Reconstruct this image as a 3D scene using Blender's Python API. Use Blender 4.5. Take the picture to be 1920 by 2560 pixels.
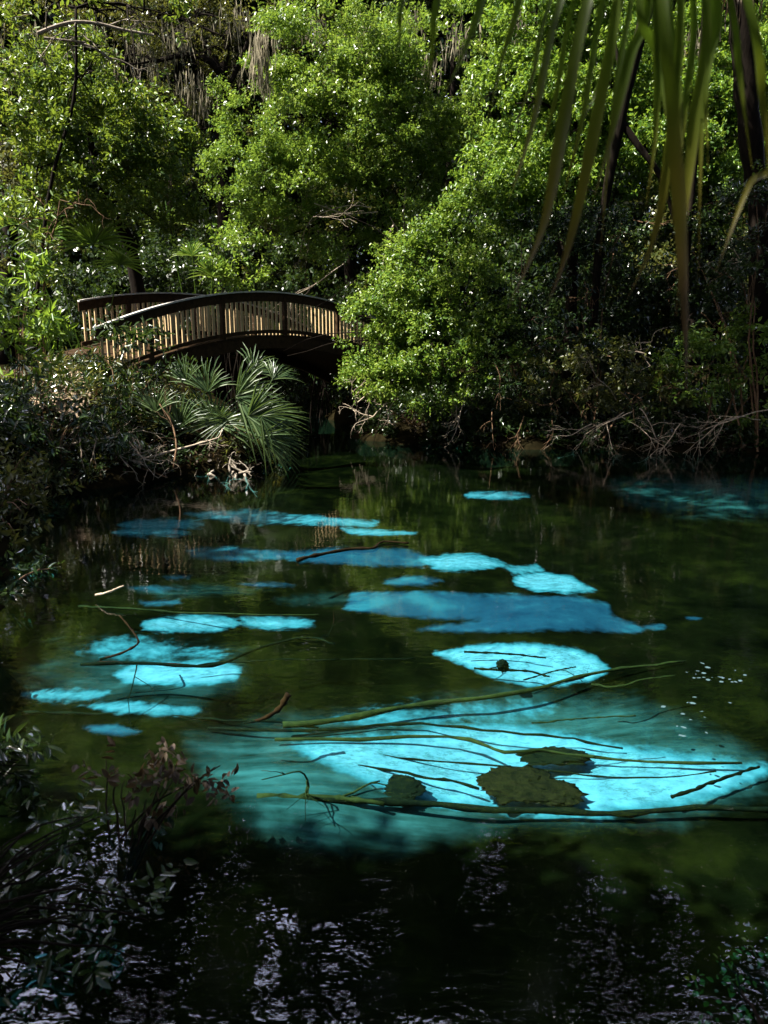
import bpy, math, random
import numpy as np
from math import radians, sin, cos, tan, pi

# ------------------------------------------------------------------ camera, sky, sun, exposure
for o in list(bpy.data.objects):
    bpy.data.objects.remove(o, do_unlink=True)
sc = bpy.context.scene
COL = sc.collection
F_PX, PITCH, CAM_Z = 1862.0, radians(12.2), 2.5
cam = bpy.data.cameras.new('camera')
cam.sensor_fit = 'VERTICAL'; cam.sensor_height = 36.0; cam.sensor_width = 27.0
cam.lens = F_PX / 2560 * 36.0
cam.clip_start = 0.05; cam.clip_end = 2000
cam.dof.use_dof = True; cam.dof.focus_distance = 17.0; cam.dof.aperture_fstop = 4.0
co = bpy.data.objects.new('camera', cam); COL.objects.link(co)
co.location = (0, 0, CAM_Z); co.rotation_euler = (pi/2 - PITCH, 0, 0)
sc.camera = co
sc.render.resolution_x = 768; sc.render.resolution_y = 1024

SUN = np.array([-0.83, -0.25, 1.14]); SUN /= np.linalg.norm(SUN)
w = bpy.data.worlds.new('World'); sc.world = w; w.use_nodes = True
nt = w.node_tree
sky = nt.nodes.new('ShaderNodeTexSky'); sky.sky_type = 'NISHITA'; sky.sun_disc = False
sky.sun_elevation = math.asin(SUN[2]); sky.sun_rotation = math.atan2(SUN[0], SUN[1])
sky.air_density = 0.8; sky.dust_density = 3.0; sky.ozone_density = 0.0
bgn = nt.nodes['Background']; bgn.inputs['Strength'].default_value = 0.05
# bright broken cloud bank in front, added to light the sky glints in the water
tcw = nt.nodes.new('ShaderNodeTexCoord'); sxw = nt.nodes.new('ShaderNodeSeparateXYZ'); nt.links.new(tcw.outputs['Generated'], sxw.inputs[0])
nzw = nt.nodes.new('ShaderNodeTexNoise'); nzw.inputs['Scale'].default_value = 3.2; nzw.inputs['Detail'].default_value = 7; nt.links.new(tcw.outputs['Generated'], nzw.inputs['Vector'])
def wmap(sock, a, b):
    q = nt.nodes.new('ShaderNodeMapRange'); q.interpolation_type = 'SMOOTHSTEP'; nt.links.new(sock, q.inputs[0])
    q.inputs[1].default_value = a; q.inputs[2].default_value = b; return q.outputs[0]
def wmul(a, b):
    q = nt.nodes.new('ShaderNodeMath'); q.operation = 'MULTIPLY'; nt.links.new(a, q.inputs[0]); nt.links.new(b, q.inputs[1]); return q.outputs[0]
cm = wmul(wmul(wmap(nzw.outputs['Fac'], .30, .48), wmap(sxw.outputs[1], .25, .55)), wmul(wmap(sxw.outputs[2], .22, .36), wmap(sxw.outputs[2], .90, .80)))
cmx = nt.nodes.new('ShaderNodeMix'); cmx.data_type = 'RGBA'; nt.links.new(cm, cmx.inputs[0]); nt.links.new(sky.outputs[0], cmx.inputs[6])
cmx.inputs[7].default_value = (27, 28, 38, 1)
nt.links.new(cmx.outputs[2], bgn.inputs[0])
sl = bpy.data.lights.new('sun', 'SUN'); sl.energy = 5.0; sl.angle = radians(0.5); sl.color = (1.0, 0.95, 0.86)
so = bpy.data.objects.new('sun', sl); COL.objects.link(so); so.location = (-20, -8, 40)
so.rotation_euler = (math.acos(SUN[2]), 0, math.atan2(SUN[0], -SUN[1]))
sc.view_settings.view_transform = 'Standard'; sc.view_settings.look = 'None'
sc.view_settings.exposure = 2.1; sc.view_settings.gamma = 1.0
sc.render.engine = 'CYCLES'
sc.cycles.max_bounces = 6; sc.cycles.diffuse_bounces = 2; sc.cycles.glossy_bounces = 3
sc.cycles.transmission_bounces = 4; sc.cycles.transparent_max_bounces = 8
sc.cycles.use_denoising = True; sc.cycles.sample_clamp_indirect = 4.0
sc.cycles.caustics_reflective = False; sc.cycles.caustics_refractive = False

# ------------------------------------------------------------------ geometry helpers
def rng_(s): return np.random.default_rng(s)
def ray(px, py):
    cx = (px - 960) / F_PX; cy = (1280 - py) / F_PX
    return np.array([cx, cos(PITCH) + cy*sin(PITCH), -sin(PITCH) + cy*cos(PITCH)])
def D(px, py, Y):                      # the point seen at a photo pixel, Y metres into the scene
    r = ray(px, py); return np.array([0, 0, CAM_Z]) + r * (Y / r[1])
def Pz(px, py, z=0.0):                 # the point seen at a photo pixel on the level z
    r = ray(px, py); return np.array([0, 0, CAM_Z]) + r * ((z - CAM_Z) / r[2])
def mpp(Y): return Y / F_PX / 0.98
def project(v):
    x, y, z = v[:, 0], v[:, 1], v[:, 2] - CAM_Z
    d = y*cos(PITCH) - z*sin(PITCH); u = y*sin(PITCH) + z*cos(PITCH)
    return 960 + F_PX*x/d, 1280 - F_PX*u/d
def unit(a): return a / np.maximum(np.linalg.norm(a, axis=-1, keepdims=True), 1e-9)

class MB:                              # collects vertices and faces for ONE mesh object
    def __init__(s): s.v = []; s.f = []; s.n = 0
    def add(s, v, f):
        v = np.asarray(v, float).reshape(-1, 3)
        s.v.append(v); s.f += [tuple(int(i) + s.n for i in q) for q in f]; s.n += len(v)
    def tube(s, pts, radii, sides=6, cap=True):
        p = np.asarray(pts, float); r = np.broadcast_to(np.asarray(radii, float), (len(p),))
        t = np.gradient(p, axis=0); t = unit(t)
        ref = np.array([0.31, 0.12, 0.94]) if abs(t[0][2]) < 0.8 else np.array([1.0, 0.1, 0.05])
        ring = []
        a = unit(np.cross(t[0], ref))
        for i in range(len(p)):
            a = unit(a - t[i]*np.dot(a, t[i])); b = np.cross(t[i], a)
            th = np.arange(sides) * 2*pi/sides
            ring.append(p[i] + r[i]*(np.cos(th)[:, None]*a + np.sin(th)[:, None]*b))
        v = np.concatenate(ring); f = []
        for i in range(len(p)-1):
            for k in range(sides):
                k2 = (k+1) % sides
                f.append((i*sides+k, i*sides+k2, (i+1)*sides+k2, (i+1)*sides+k))
        if cap:
            f.append(tuple(range(sides-1, -1, -1))); f.append(tuple((len(p)-1)*sides + k for k in range(sides)))
        s.add(v, f)
    def box(s, c, ax, ay, az):         # centre and three half-axis vectors
        c, ax, ay, az = map(lambda q: np.asarray(q, float), (c, ax, ay, az))
        v = [c + i*ax + j*ay + k*az for k in (-1, 1) for j in (-1, 1) for i in (-1, 1)]
        s.add(v, [(0,2,3,1), (4,5,7,6), (0,1,5,4), (2,6,7,3), (0,4,6,2), (1,3,7,5)])
    def sweep(s, pts, side, up, hw, hh):   # rectangular bar along points
        p = np.asarray(pts, float); side = np.asarray(side, float); up = np.asarray(up, float)
        v = []
        for q in p: v += [q - side*hw - up*hh, q + side*hw - up*hh, q + side*hw + up*hh, q - side*hw + up*hh]
        f = []
        for i in range(len(p)-1):
            for k in range(4):
                k2 = (k+1) % 4; f.append((i*4+k, i*4+k2, (i+1)*4+k2, (i+1)*4+k))
        f += [(3,2,1,0), tuple(len(p)*4-4+k for k in range(4))]
        s.add(v, f)
    def ribbon(s, pts, widths, nrm, fold=0.25):   # leaf blade with a midrib crease
        p = np.asarray(pts, float); t = unit(np.gradient(p, axis=0)); nrm = np.asarray(nrm, float)
        v = []; f = []
        for i in range(len(p)):
            sd = unit(np.cross(t[i], nrm)); nn = np.cross(sd, t[i])
            v += [p[i] - sd*widths[i]/2 + nn*widths[i]*fold, p[i], p[i] + sd*widths[i]/2 + nn*widths[i]*fold]
        for i in range(len(p)-1):
            a = i*3; f += [(a, a+1, a+4, a+3), (a+1, a+2, a+5, a+4)]
        s.add(v, f)
    def build(s, name, mat, parent=None, smooth=False):
        me = bpy.data.meshes.new(name)
        me.from_pydata(np.concatenate(s.v).tolist() if s.v else [], [], s.f)
        return link(name, me, mat, parent, smooth)

def link(name, me, mat, parent=None, smooth=False):
    me.materials.append(mat)
    if smooth: me.polygons.foreach_set('use_smooth', [True]*len(me.polygons))
    me.update()
    o = bpy.data.objects.new(name, me); COL.objects.link(o)
    if parent is not None:
        o.parent = parent; o.matrix_parent_inverse = parent.matrix_basis.inverted()
    return o
def quads(name, V, Q, mat, parent=None):      # big numpy mesh of quads
    me = bpy.data.meshes.new(name); n = len(Q)
    me.vertices.add(len(V)); me.vertices.foreach_set('co', V.astype(np.float32).ravel())
    me.loops.add(n*4); me.loops.foreach_set('vertex_index', Q.astype(np.int32).ravel())
    me.polygons.add(n); me.polygons.foreach_set('loop_start', np.arange(0, n*4, 4, dtype=np.int32))
    me.update(calc_edges=True)
    return link(name, me, mat, parent)
def tag(o, label, cat, group=None):
    o['label'] = label; o['category'] = cat
    if group: o['group'] = group
    return o
def struct(o, kind='structure'): o['kind'] = kind; return o
def thing(name, loc, label, cat, group=None):
    o = bpy.data.objects.new(name, None); COL.objects.link(o); o.location = tuple(float(q) for q in loc)
    o.empty_display_size = 0.2
    return tag(o, label, cat, group)
def spline(pts, n=12):                 # Catmull-Rom through points
    p = np.asarray(pts, float)
    if len(p) < 3:
        t = np.linspace(0, 1, n)[:, None]; return p[0]*(1-t) + p[-1]*t
    q = np.concatenate([[2*p[0]-p[1]], p, [2*p[-1]-p[-2]]]); out = []
    seg = len(p)-1; per = max(2, n//seg)
    for i in range(seg):
        a, b, c, d = q[i:i+4]
        for t in np.linspace(0, 1, per, endpoint=False):
            out.append(0.5*((2*b) + (c-a)*t + (2*a-5*b+4*c-d)*t*t + (3*b-a-3*c+d)*t**3))
    out.append(p[-1]); return np.array(out)
def wob(p, seed=0.0):                  # smooth pseudo noise in -1..1
    x, y, z = p[..., 0], p[..., 1], p[..., 2]
    return (np.sin(x*1.7+y*2.3+seed) + np.sin(y*1.9-z*2.7+seed*1.7+1) + np.sin(z*2.1+x*2.9+seed*.6+2)
            + .6*np.sin(x*5.1-z*4.3+seed*2.2) + .6*np.sin(y*4.7+z*5.3+seed*3.1)) / 3.2

# ------------------------------------------------------------------ materials
class NT:
    def __init__(s, name):
        s.m = bpy.data.materials.new(name); s.m.use_nodes = True; s.t = s.m.node_tree
        s.t.nodes.clear(); s.out = s.n('ShaderNodeOutputMaterial')
    def n(s, typ, **k):
        q = s.t.nodes.new(typ)
        for a, b in k.items(): setattr(q, a, b)
        return q
    def l(s, a, b): s.t.links.new(a, b)
    def val(s, sock, v): sock.default_value = v
    def noise(s, scale, detail=4, vec=None, rough=.55):
        q = s.n('ShaderNodeTexNoise'); q.inputs['Scale'].default_value = scale; q.inputs['Detail'].default_value = detail
        q.inputs['Roughness'].default_value = rough
        if vec is not None: s.l(vec, q.inputs['Vector'])
        return q.outputs['Fac']
    def ramp(s, fac, stops):
        q = s.n('ShaderNodeValToRGB'); e = q.color_ramp.elements
        while len(e) > 1: e.remove(e[-1])
        e[0].position = stops[0][0]; e[0].color = (*stops[0][1], 1)
        for p, c in stops[1:]:
            k = e.new(p); k.color = (*c, 1)
        s.l(fac, q.inputs[0]); return q.outputs[0]
    def mix(s, fac, a, b, blend='MIX'):
        q = s.n('ShaderNodeMix', data_type='RGBA', blend_type=blend)
        for k, v in ((0, fac), (6, a), (7, b)):
            if isinstance(v, (int, float)): q.inputs[k].default_value = v
            elif isinstance(v, tuple): q.inputs[k].default_value = (*v, 1)
            else: s.l(v, q.inputs[k])
        return q.outputs[2]
    def math(s, op, a, b=0.0, clamp=False):
        q = s.n('ShaderNodeMath', operation=op); q.use_clamp = clamp
        for k, v in ((0, a), (1, b)):
            if isinstance(v, (int, float)): q.inputs[k].default_value = v
            else: s.l(v, q.inputs[k])
        return q.outputs[0]
    def pos(s): return s.n('ShaderNodeNewGeometry').outputs['Position']

def leaf_mat(name, stops, rough=.33, trans=.35, tcol=(.22,.34,.03), spec=.38, patch=.6):
    m = NT(name); g = m.n('ShaderNodeNewGeometry')
    rnd = g.outputs['Random Per Island']
    nz = m.noise(patch, 3, g.outputs['Position'])
    f = m.math('ADD', m.math('MULTIPLY', rnd, .62), m.math('MULTIPLY', m.math('SUBTRACT', nz, .3), .9), True)
    c = m.ramp(f, stops)
    b = m.n('ShaderNodeBsdfPrincipled'); m.l(c, b.inputs['Base Color'])
    b.inputs['Roughness'].default_value = rough; b.inputs['Specular IOR Level'].default_value = spec
    t = m.n('ShaderNodeBsdfTranslucent')
    m.l(m.mix(.55, c, tcol), t.inputs['Color'])
    mx = m.n('ShaderNodeMixShader'); mx.inputs[0].default_value = trans
    m.l(b.outputs[0], mx.inputs[1]); m.l(t.outputs[0], mx.inputs[2]); m.l(mx.outputs[0], m.out.inputs[0])
    return m.m
def solid_mat(name, c1, c2, scale=6, rough=.8, bump=.3, stretch=None, spec=.06, rnd=0.0):
    m = NT(name); g = m.n('ShaderNodeNewGeometry'); p = g.outputs['Position']
    if stretch:
        mp = m.n('ShaderNodeMapping'); mp.inputs['Scale'].default_value = stretch; m.l(p, mp.inputs[0]); p = mp.outputs[0]
    nz = m.noise(scale, 6, p, .65)
    f = nz if not rnd else m.math('ADD', m.math('MULTIPLY', nz, 1-rnd), m.math('MULTIPLY', g.outputs['Random Per Island'], rnd))
    c = m.ramp(f, [(.3, c1), (.7, c2)])
    b = m.n('ShaderNodeBsdfPrincipled'); m.l(c, b.inputs['Base Color'])
    b.inputs['Roughness'].default_value = rough; b.inputs['Specular IOR Level'].default_value = spec
    if bump:
        bp = m.n('ShaderNodeBump'); bp.inputs['Strength'].default_value = bump; bp.inputs['Distance'].default_value = .03
        m.l(nz, bp.inputs['Height']); m.l(bp.outputs[0], b.inputs['Normal'])
    m.l(b.outputs[0], m.out.inputs[0]); return m.m

M = {}
M['leaf_bright'] = leaf_mat('leaf_bright', [(0,(.020,.052,.008)),(.38,(.066,.140,.015)),(.66,(.145,.225,.026)),(1,(.30,.34,.07))], tcol=(.27,.38,.04), trans=.4)
M['leaf_green'] = leaf_mat('leaf_green', [(0,(.018,.050,.010)),(.42,(.065,.140,.018)),(.7,(.14,.235,.028)),(1,(.28,.34,.09))], rough=.33, tcol=(.28,.40,.03), trans=.4)
M['leaf_yellow'] = leaf_mat('leaf_yellow', [(0,(.020,.046,.008)),(.42,(.050,.105,.014)),(.72,(.105,.165,.016)),(1,(.30,.27,.025))], tcol=(.26,.34,.03))
M['leaf_dark'] = leaf_mat('leaf_dark', [(0,(.005,.013,.003)),(.5,(.012,.028,.006)),(1,(.035,.055,.012))], rough=.30, trans=.2, tcol=(.1,.16,.02))  # dark leaves; forest shade is partly put into this colour
M['palm'] = leaf_mat('palm', [(0,(.020,.042,.014)),(.5,(.042,.078,.028)),(1,(.10,.14,.05))], rough=.4, trans=.25, tcol=(.2,.3,.06))
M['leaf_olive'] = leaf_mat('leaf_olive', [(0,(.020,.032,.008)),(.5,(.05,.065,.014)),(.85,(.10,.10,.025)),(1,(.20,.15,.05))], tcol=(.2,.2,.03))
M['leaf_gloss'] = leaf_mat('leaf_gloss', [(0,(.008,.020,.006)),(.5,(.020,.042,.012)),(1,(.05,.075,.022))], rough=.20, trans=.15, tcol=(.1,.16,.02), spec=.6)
M['leaf_dead'] = leaf_mat('leaf_dead', [(0,(.012,.007,.003)),(.5,(.030,.018,.008)),(1,(.10,.068,.034))], rough=.7, trans=.2, tcol=(.2,.12,.04))
M['moss'] = leaf_mat('moss', [(0,(.10,.09,.055)),(.5,(.20,.18,.12)),(1,(.34,.29,.21))], rough=.9, trans=.35, tcol=(.3,.27,.18), spec=.1)
M['bark'] = solid_mat('bark', (.003,.0022,.0015), (.014,.010,.007), 9, .9, .6, (1,1,.25))
M['bark_pale'] = solid_mat('bark_pale', (.10,.08,.06), (.30,.26,.21), 12, .85, .5, (1,1,.4))
M['twig_pale'] = solid_mat('twig_pale', (.20,.155,.11), (.46,.38,.29), 14, .8, .3)
M['twig_brown'] = solid_mat('twig_brown', (.06,.035,.02), (.19,.12,.07), 14, .8, .3)
M['sunk_wood'] = solid_mat('sunk_wood', (.010,.007,.0015), (.075,.042,.008), 10, .8, .4)
M['sunk_dark'] = solid_mat('sunk_dark', (.003,.002,.0006), (.014,.009,.002), 14, .85, .4)
M['algae_rock'] = solid_mat('algae_rock', (.004,.002,.0006), (.034,.013,.003), 14, .95, .9, None, .05)
M['timber'] = solid_mat('timber', (.016,.009,.004), (.052,.030,.014), 10, .75, .35, (1,1,1))
M['timber_pale'] = solid_mat('timber_pale', (.26,.165,.075), (.56,.42,.235), 9, .7, .3, (1,1,.3), rnd=.5)
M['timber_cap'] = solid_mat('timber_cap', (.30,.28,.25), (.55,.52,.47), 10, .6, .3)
M['soil'] = solid_mat('soil', (.003,.003,.0015), (.014,.011,.005), 3, .95, .6, None, 0.0)
M['path_dirt'] = solid_mat('path_dirt', (.16,.11,.07), (.38,.29,.20), 5, .95, .6)

# ------------------------------------------------------------------ setting: shoreline, bank, bed, water
SHORE = np.array([(-1.5,1.6),(-2.3,3.0),(-3.0,4.5),(-3.85,6.5),(-4.9,9),(-5.7,11.5),(-5.6,13.3),(-4.5,14.8),(-3.1,15.6),
    (-2.3,16.5),(-2.5,18.5),(-3.3,21),(-4.6,24),(-6,28),(-6,36),(-2.5,36),(-2,28),(-0.8,24),(-0.7,21.6),(0.6,20.4),(3,19.6),(6,19.0),
    (9,18.6),(12,18.6),(16,18),(19,13),(19,3),(10,0.6),(4,1.2)], float)
def sdf(px, py, poly):                 # signed distance, positive inside
    d = np.full(px.shape, 1e18); ins = np.zeros(px.shape, bool); n = len(poly)
    for i in range(n):
        x1, y1 = poly[i]; x2, y2 = poly[(i+1) % n]
        ex, ey = x2-x1, y2-y1; wx, wy = px-x1, py-y1
        t = np.clip((wx*ex+wy*ey)/(ex*ex+ey*ey+1e-12), 0, 1)
        d = np.minimum(d, (wx-ex*t)**2 + (wy-ey*t)**2)
        c = (y1 > py) != (y2 > py)
        with np.errstate(divide='ignore', invalid='ignore'):
            ins ^= c & (px < (x2-x1)*(py-y1)/(y2-y1) + x1)
    return np.where(ins, 1, -1)*np.sqrt(d)
def bank_z(x, y):
    s = -sdf(x, y, SHORE)
    s = s + .18*np.sin(x*2.1+y*1.3) + .12*np.sin(x*4.3-y*3.7)
    z = np.where(s > 0, 1.0*(1-np.exp(-s/1.3)), s*2.5)
    lft = np.exp(-(((x+7.2)/2.2)**2 + ((y-17.6)/3.2)**2))*np.clip(s/2.0, 0, 1)
    far = np.clip((y-22)/30, 0, 1)*2.0*np.clip(s/3, 0, 1)
    z = z + 1.15*lft + far + .10*np.sin(x*1.1)*np.sin(y*.9)*np.clip(s, 0, 1)
    return np.clip(z, -1.6, 6)
def grid(name, xs, ys, zf, mat):
    X, Y = np.meshgrid(xs, ys); x, y = X.ravel(), Y.ravel()
    V = np.stack([x, y, zf(x, y)], 1); nx, ny = len(xs), len(ys)
    i = (np.arange(ny-1)[:, None]*nx + np.arange(nx-1)[None]).ravel()
    o = quads(name, V, np.stack([i, i+1, i+1+nx, i+nx], 1), mat)
    o.data.polygons.foreach_set('use_smooth', [True]*len(o.data.polygons)); return o, V
def axis(parts): return np.unique(np.concatenate([np.linspace(a, b, n) for a, b, n in parts]))
gx = axis([(-300,-40,14), (-40,-12,40), (-12,14,150), (14,40,40), (40,300,14)])
gy = axis([(-60,-2,20), (-2,30,170), (30,60,40), (60,400,14)])
bank, _ = grid('ground', gx, gy, bank_z, M['soil']); struct(bank)

bx = np.linspace(-8.5, 14, 440); by = 1.0*(27.0/1.0)**np.linspace(0, 1, 460)
def bed_z(x, y): return -.42 + .05*np.sin(x*1.3+y*.7) + .04*np.sin(x*2.9-y*2.1)
bm_ = NT('bed_material'); g_ = bm_.n('ShaderNodeNewGeometry'); pos = g_.outputs['Position']
at = lambda nme: bm_.n('ShaderNodeAttribute', attribute_name=nme).outputs['Fac']
n1 = bm_.noise(2.2, 6, pos, .65); n2 = bm_.noise(9, 4, pos, .6); n3 = bm_.noise(.8, 3, pos)
algae = bm_.ramp(bm_.math('ADD', bm_.math('MULTIPLY', n1, .6), bm_.math('MULTIPLY', n3, .4)),
                 [(.36,(.0012,.0010,.0004)), (.52,(.0052,.0033,.0008)), (.70,(.022,.0115,.0016))])
sandc = bm_.ramp(n2, [(.3,(.12,.18,.21)), (.7,(.21,.30,.345))])  # pale sand; its bright patches also stand in for sun through the canopy
mps = bm_.n('ShaderNodeMapping'); mps.inputs['Scale'].default_value = (.5, 3.2, 1); mps.inputs['Rotation'].default_value = (0, 0, .25); bm_.l(pos, mps.inputs[0])
n5 = bm_.noise(2.4, 6, mps.outputs[0], .65)
teal = bm_.ramp(bm_.math('ADD', bm_.math('MULTIPLY', n1, .4), bm_.math('MULTIPLY', n5, .6)), [(.36,(.006,.010,.006)), (.5,(.030,.052,.045)), (.64,(.062,.105,.097))])
deep = bm_.ramp(bm_.math('ADD', bm_.math('MULTIPLY', n1, .55), bm_.math('MULTIPLY', n3, .45)), [(.36,(.010,.026,.046)), (.5,(.018,.046,.070)), (.62,(.036,.095,.115))])  # blue tone of shaded sand, painted in
edge = lambda a, amp: bm_.math('ADD', at(a), bm_.math('MULTIPLY', bm_.math('ADD', bm_.math('SUBTRACT', n1, .5), bm_.math('MULTIPLY', bm_.math('SUBTRACT', n2, .5), .6)), amp))
def step(v, a, b):
    q = bm_.n('ShaderNodeMapRange', interpolation_type='SMOOTHSTEP'); bm_.l(v, q.inputs[0])
    q.inputs[1].default_value = a; q.inputs[2].default_value = b; return q.outputs[0]
c_ = bm_.mix(step(edge('silt', .42), .22, .95), algae, teal)
c_ = bm_.mix(step(edge('deep', 1.0), .25, .8), c_, deep)
mpb = bm_.n('ShaderNodeMapping'); mpb.inputs['Scale'].default_value = (.45, 1.3, 1); bm_.l(pos, mpb.inputs[0])
rd = bm_.noise(2.6, 7, mpb.outputs[0], .7); vein = bm_.math('ABSOLUTE', bm_.math('SUBTRACT', rd, .5))
n4 = bm_.noise(30, 3, mpb.outputs[0], .6)
sandc = bm_.mix(step(n4, .55, .75), sandc, (.14,.24,.22))
sandc = bm_.mix(bm_.math('MULTIPLY', bm_.math('SUBTRACT', 1.0, step(vein, .004, .02)), .55), sandc, (.03,.06,.05))
c_ = bm_.mix(bm_.math('MULTIPLY', step(edge('sand', 1.0), .14, .56), step(at('sand'), .01, .15)), c_, bm_.ramp(n2, [(.3,(.035,.10,.12)), (.7,(.07,.17,.19))]))
c_ = bm_.mix(bm_.math('MULTIPLY', step(edge('sand', .9), .40, 1.04), bm_.math('ADD', .72, bm_.math('MULTIPLY', n3, .5), True)), c_, sandc)
bb = bm_.n('ShaderNodeBsdfPrincipled'); bm_.l(c_, bb.inputs['Base Color']); bb.inputs['Roughness'].default_value = .95
bb.inputs['Specular IOR Level'].default_value = 0
bm_.l(bb.outputs[0], bm_.out.inputs[0])
bed, BV = grid('river_bed', bx, by, bed_z, bm_.m); struct(bed)

def ell(cx, cy, rx, ry, n=14): return [(cx+rx*cos(a), cy+ry*sin(a)) for a in np.linspace(0, 2*pi, n, endpoint=False)]
SAND = [   # (outline in photo pixels, soft edge in pixels, peak)
 (ell(405,1312,105,12),9,.85), (ell(378,1331,95,11),9,.8),
 ([(460,1283),(620,1277),(780,1293),(945,1306),(930,1315),(800,1310),(620,1307),(540,1298)],8,.9),
 ([(850,1320),(930,1325),(1040,1333),(950,1337),(880,1335)],5,.9), (ell(1246,1238,82,8),6,1),
 ([(1050,1398),(1130,1388),(1210,1392),(1260,1412),(1200,1422),(1090,1420)],9,1),
 ([(1265,1418),(1340,1414),(1360,1430),(1280,1432)],8,.75),
 ([(1285,1445),(1310,1437),(1370,1433),(1430,1443),(1450,1458),(1487,1475),(1420,1481),(1340,1479),(1290,1460)],7,1),
 ([(1085,1633),(1200,1615),(1300,1611),(1420,1621),(1490,1645),(1522,1675),(1490,1696),(1400,1714),(1330,1714),(1260,1700),(1200,1680)],8,1),
 ([(355,1556),(400,1545),(480,1540),(560,1545),(605,1560),(540,1574),(420,1577),(360,1570)],9,1),
 ([(600,1545),(700,1543),(787,1550),(780,1565),(690,1572),(610,1565)],9,.72),
 ([(285,1686),(330,1665),(420,1655),(540,1655),(600,1670),(590,1697),(500,1709),(380,1709),(310,1702)],9,1),
 ([(190,1625),(320,1600),(480,1615),(570,1640),(450,1652),(300,1648)],22,.60),
 ([(45,1735),(130,1722),(270,1730),(250,1748),(120,1752)],12,.68), ([(200,1765),(330,1752),(510,1775),(470,1785),(300,1782)],10,.75),
 ([(820,1800),(1000,1770),(1180,1760),(1400,1760),(1330,1795),(1100,1815),(900,1818)],26,.56),
 ([(740,1868),(900,1846),(1050,1830),(1300,1822),(1480,1850),(1560,1868),(1660,1885),(1800,1905),(1915,1925),(1880,1955),(1760,1990),(1620,2018),
   (1500,2036),(1360,2040),(1200,2022),(1050,1996),(960,1965),(860,1925),(780,1893)],24,1),
 ([(960,1838),(1100,1815),(1250,1812),(1420,1838),(1560,1868),(1500,1880),(1300,1862),(1100,1858)],14,.9),
]
SILT = [
 ([(470,1840),(700,1800),(1000,1780),(1300,1720),(1600,1760),(1900,1880),(1920,1990),(1700,2060),(1300,2060),(1180,2085),(1000,2130),(820,2130),(660,2085),(560,2010),(500,1930)],55,.85),
 ([(560,1870),(740,1880),(960,1980),(1150,2030),(1120,2080),(950,2100),(760,2080),(630,2010)],60,1.15),
 ([(1530,1205),(1700,1195),(1960,1200),(1960,1290),(1700,1285),(1560,1250)],30,.95), ([(140,1600),(420,1580),(620,1620),(640,1700),(500,1800),(300,1790),(60,1750),(20,1720)],45,.55),
 (ell(820,1500,150,22),20,.5), ([(300,1470),(500,1460),(700,1475),(560,1490),(400,1500)],16,.6),
]
SHADED_BLUE = [  # sand in tree shade under blue skylight, put into the bed colour
 ([(700,1380),(860,1370),(1010,1372),(1080,1392),(1060,1418),(850,1412),(720,1402)],10,.95),
 ([(460,1372),(560,1366),(720,1378),(700,1398),(560,1406),(480,1396)],9,.85),
 ([(880,1482),(1000,1478),(1250,1487),(1440,1492),(1520,1510),(1532,1540),(1612,1570),(1600,1581),(1400,1577),(1150,1580),(1040,1573),(1200,1552),(1000,1543),(860,1522)],10,1),
 (ell(1035,1453,78,13),10,.85), (ell(1640,1566,28,8),8,.85), ([(300,1468),(400,1466),(480,1472),(390,1480)],9,.8), ([(340,1500),(450,1498),(455,1512),(360,1514)],8,.75),
 ([(590,1458),(700,1455),(760,1464),(640,1470)],8,.75), ([(195,1814),(280,1812),(355,1832),(290,1838),(220,1828)],8,.9), (ell(1733,1546,24,4),5,.9),
 ([(400,1440),(480,1436),(470,1447),(420,1449)],8,.7), ([(200,1820),(350,1835),(300,1850)],12,.5),
]
def field(polys):
    px, py = project(BV); out = np.zeros(len(BV))
    for poly, soft, pk in polys:
        s = sdf(px, py*1.0, np.array(poly, float))
        soft = soft*1.7; t = np.clip((s + soft)/(2*soft), 0, 1); out = np.maximum(out, pk*t*t*(3-2*t))
    return out
for nme, polys in (('sand', SAND), ('silt', SILT), ('deep', SHADED_BLUE)):
    a = bed.data.attributes.new(nme, 'FLOAT', 'POINT'); a.data.foreach_set('value', field(polys).astype(np.float32))

wm = NT('water_material'); p_ = wm.pos()
sep = wm.n('ShaderNodeSeparateXYZ'); wm.l(p_, sep.inputs[0])
mp = wm.n('ShaderNodeMapping'); mp.inputs['Scale'].default_value = (.55, 1.0, 1); wm.l(p_, mp.inputs[0])
h1 = wm.noise(9.0, 3, mp.outputs[0]); h2 = wm.noise(1.6, 2, mp.outputs[0]); h3 = wm.noise(.35, 2, p_)
hh = wm.math('ADD', wm.math('MULTIPLY', h1, .35), wm.math('MULTIPLY', h2, .75))
amp = wm.n('ShaderNodeMapRange'); wm.l(sep.outputs[1], amp.inputs[0])
amp.inputs[1].default_value = 2.2; amp.inputs[2].default_value = 7.0; amp.inputs[3].default_value = .065; amp.inputs[4].default_value = .018
bp = wm.n('ShaderNodeBump'); bp.inputs['Distance'].default_value = .25; wm.l(hh, bp.inputs['Height'])
wm.l(wm.math('MULTIPLY', amp.outputs[0], wm.math('ADD', h3, .5)), bp.inputs['Strength'])
fr = wm.n('ShaderNodeFresnel'); fr.inputs['IOR'].default_value = 1.55; wm.l(bp.outputs[0], fr.inputs['Normal'])
bk = wm.n('ShaderNodeNewGeometry').outputs['Backfacing']
tr = wm.n('ShaderNodeBsdfTransparent'); tr.inputs[0].default_value = (.45, .87, .93, 1)
gl = wm.n('ShaderNodeBsdfGlossy'); gl.inputs['Roughness'].default_value = .015; wm.l(bp.outputs[0], gl.inputs['Normal'])
mx = wm.n('ShaderNodeMixShader'); wm.l(wm.math('MULTIPLY', fr.outputs[0], wm.math('SUBTRACT', 1.0, bk)), mx.inputs[0])
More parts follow.
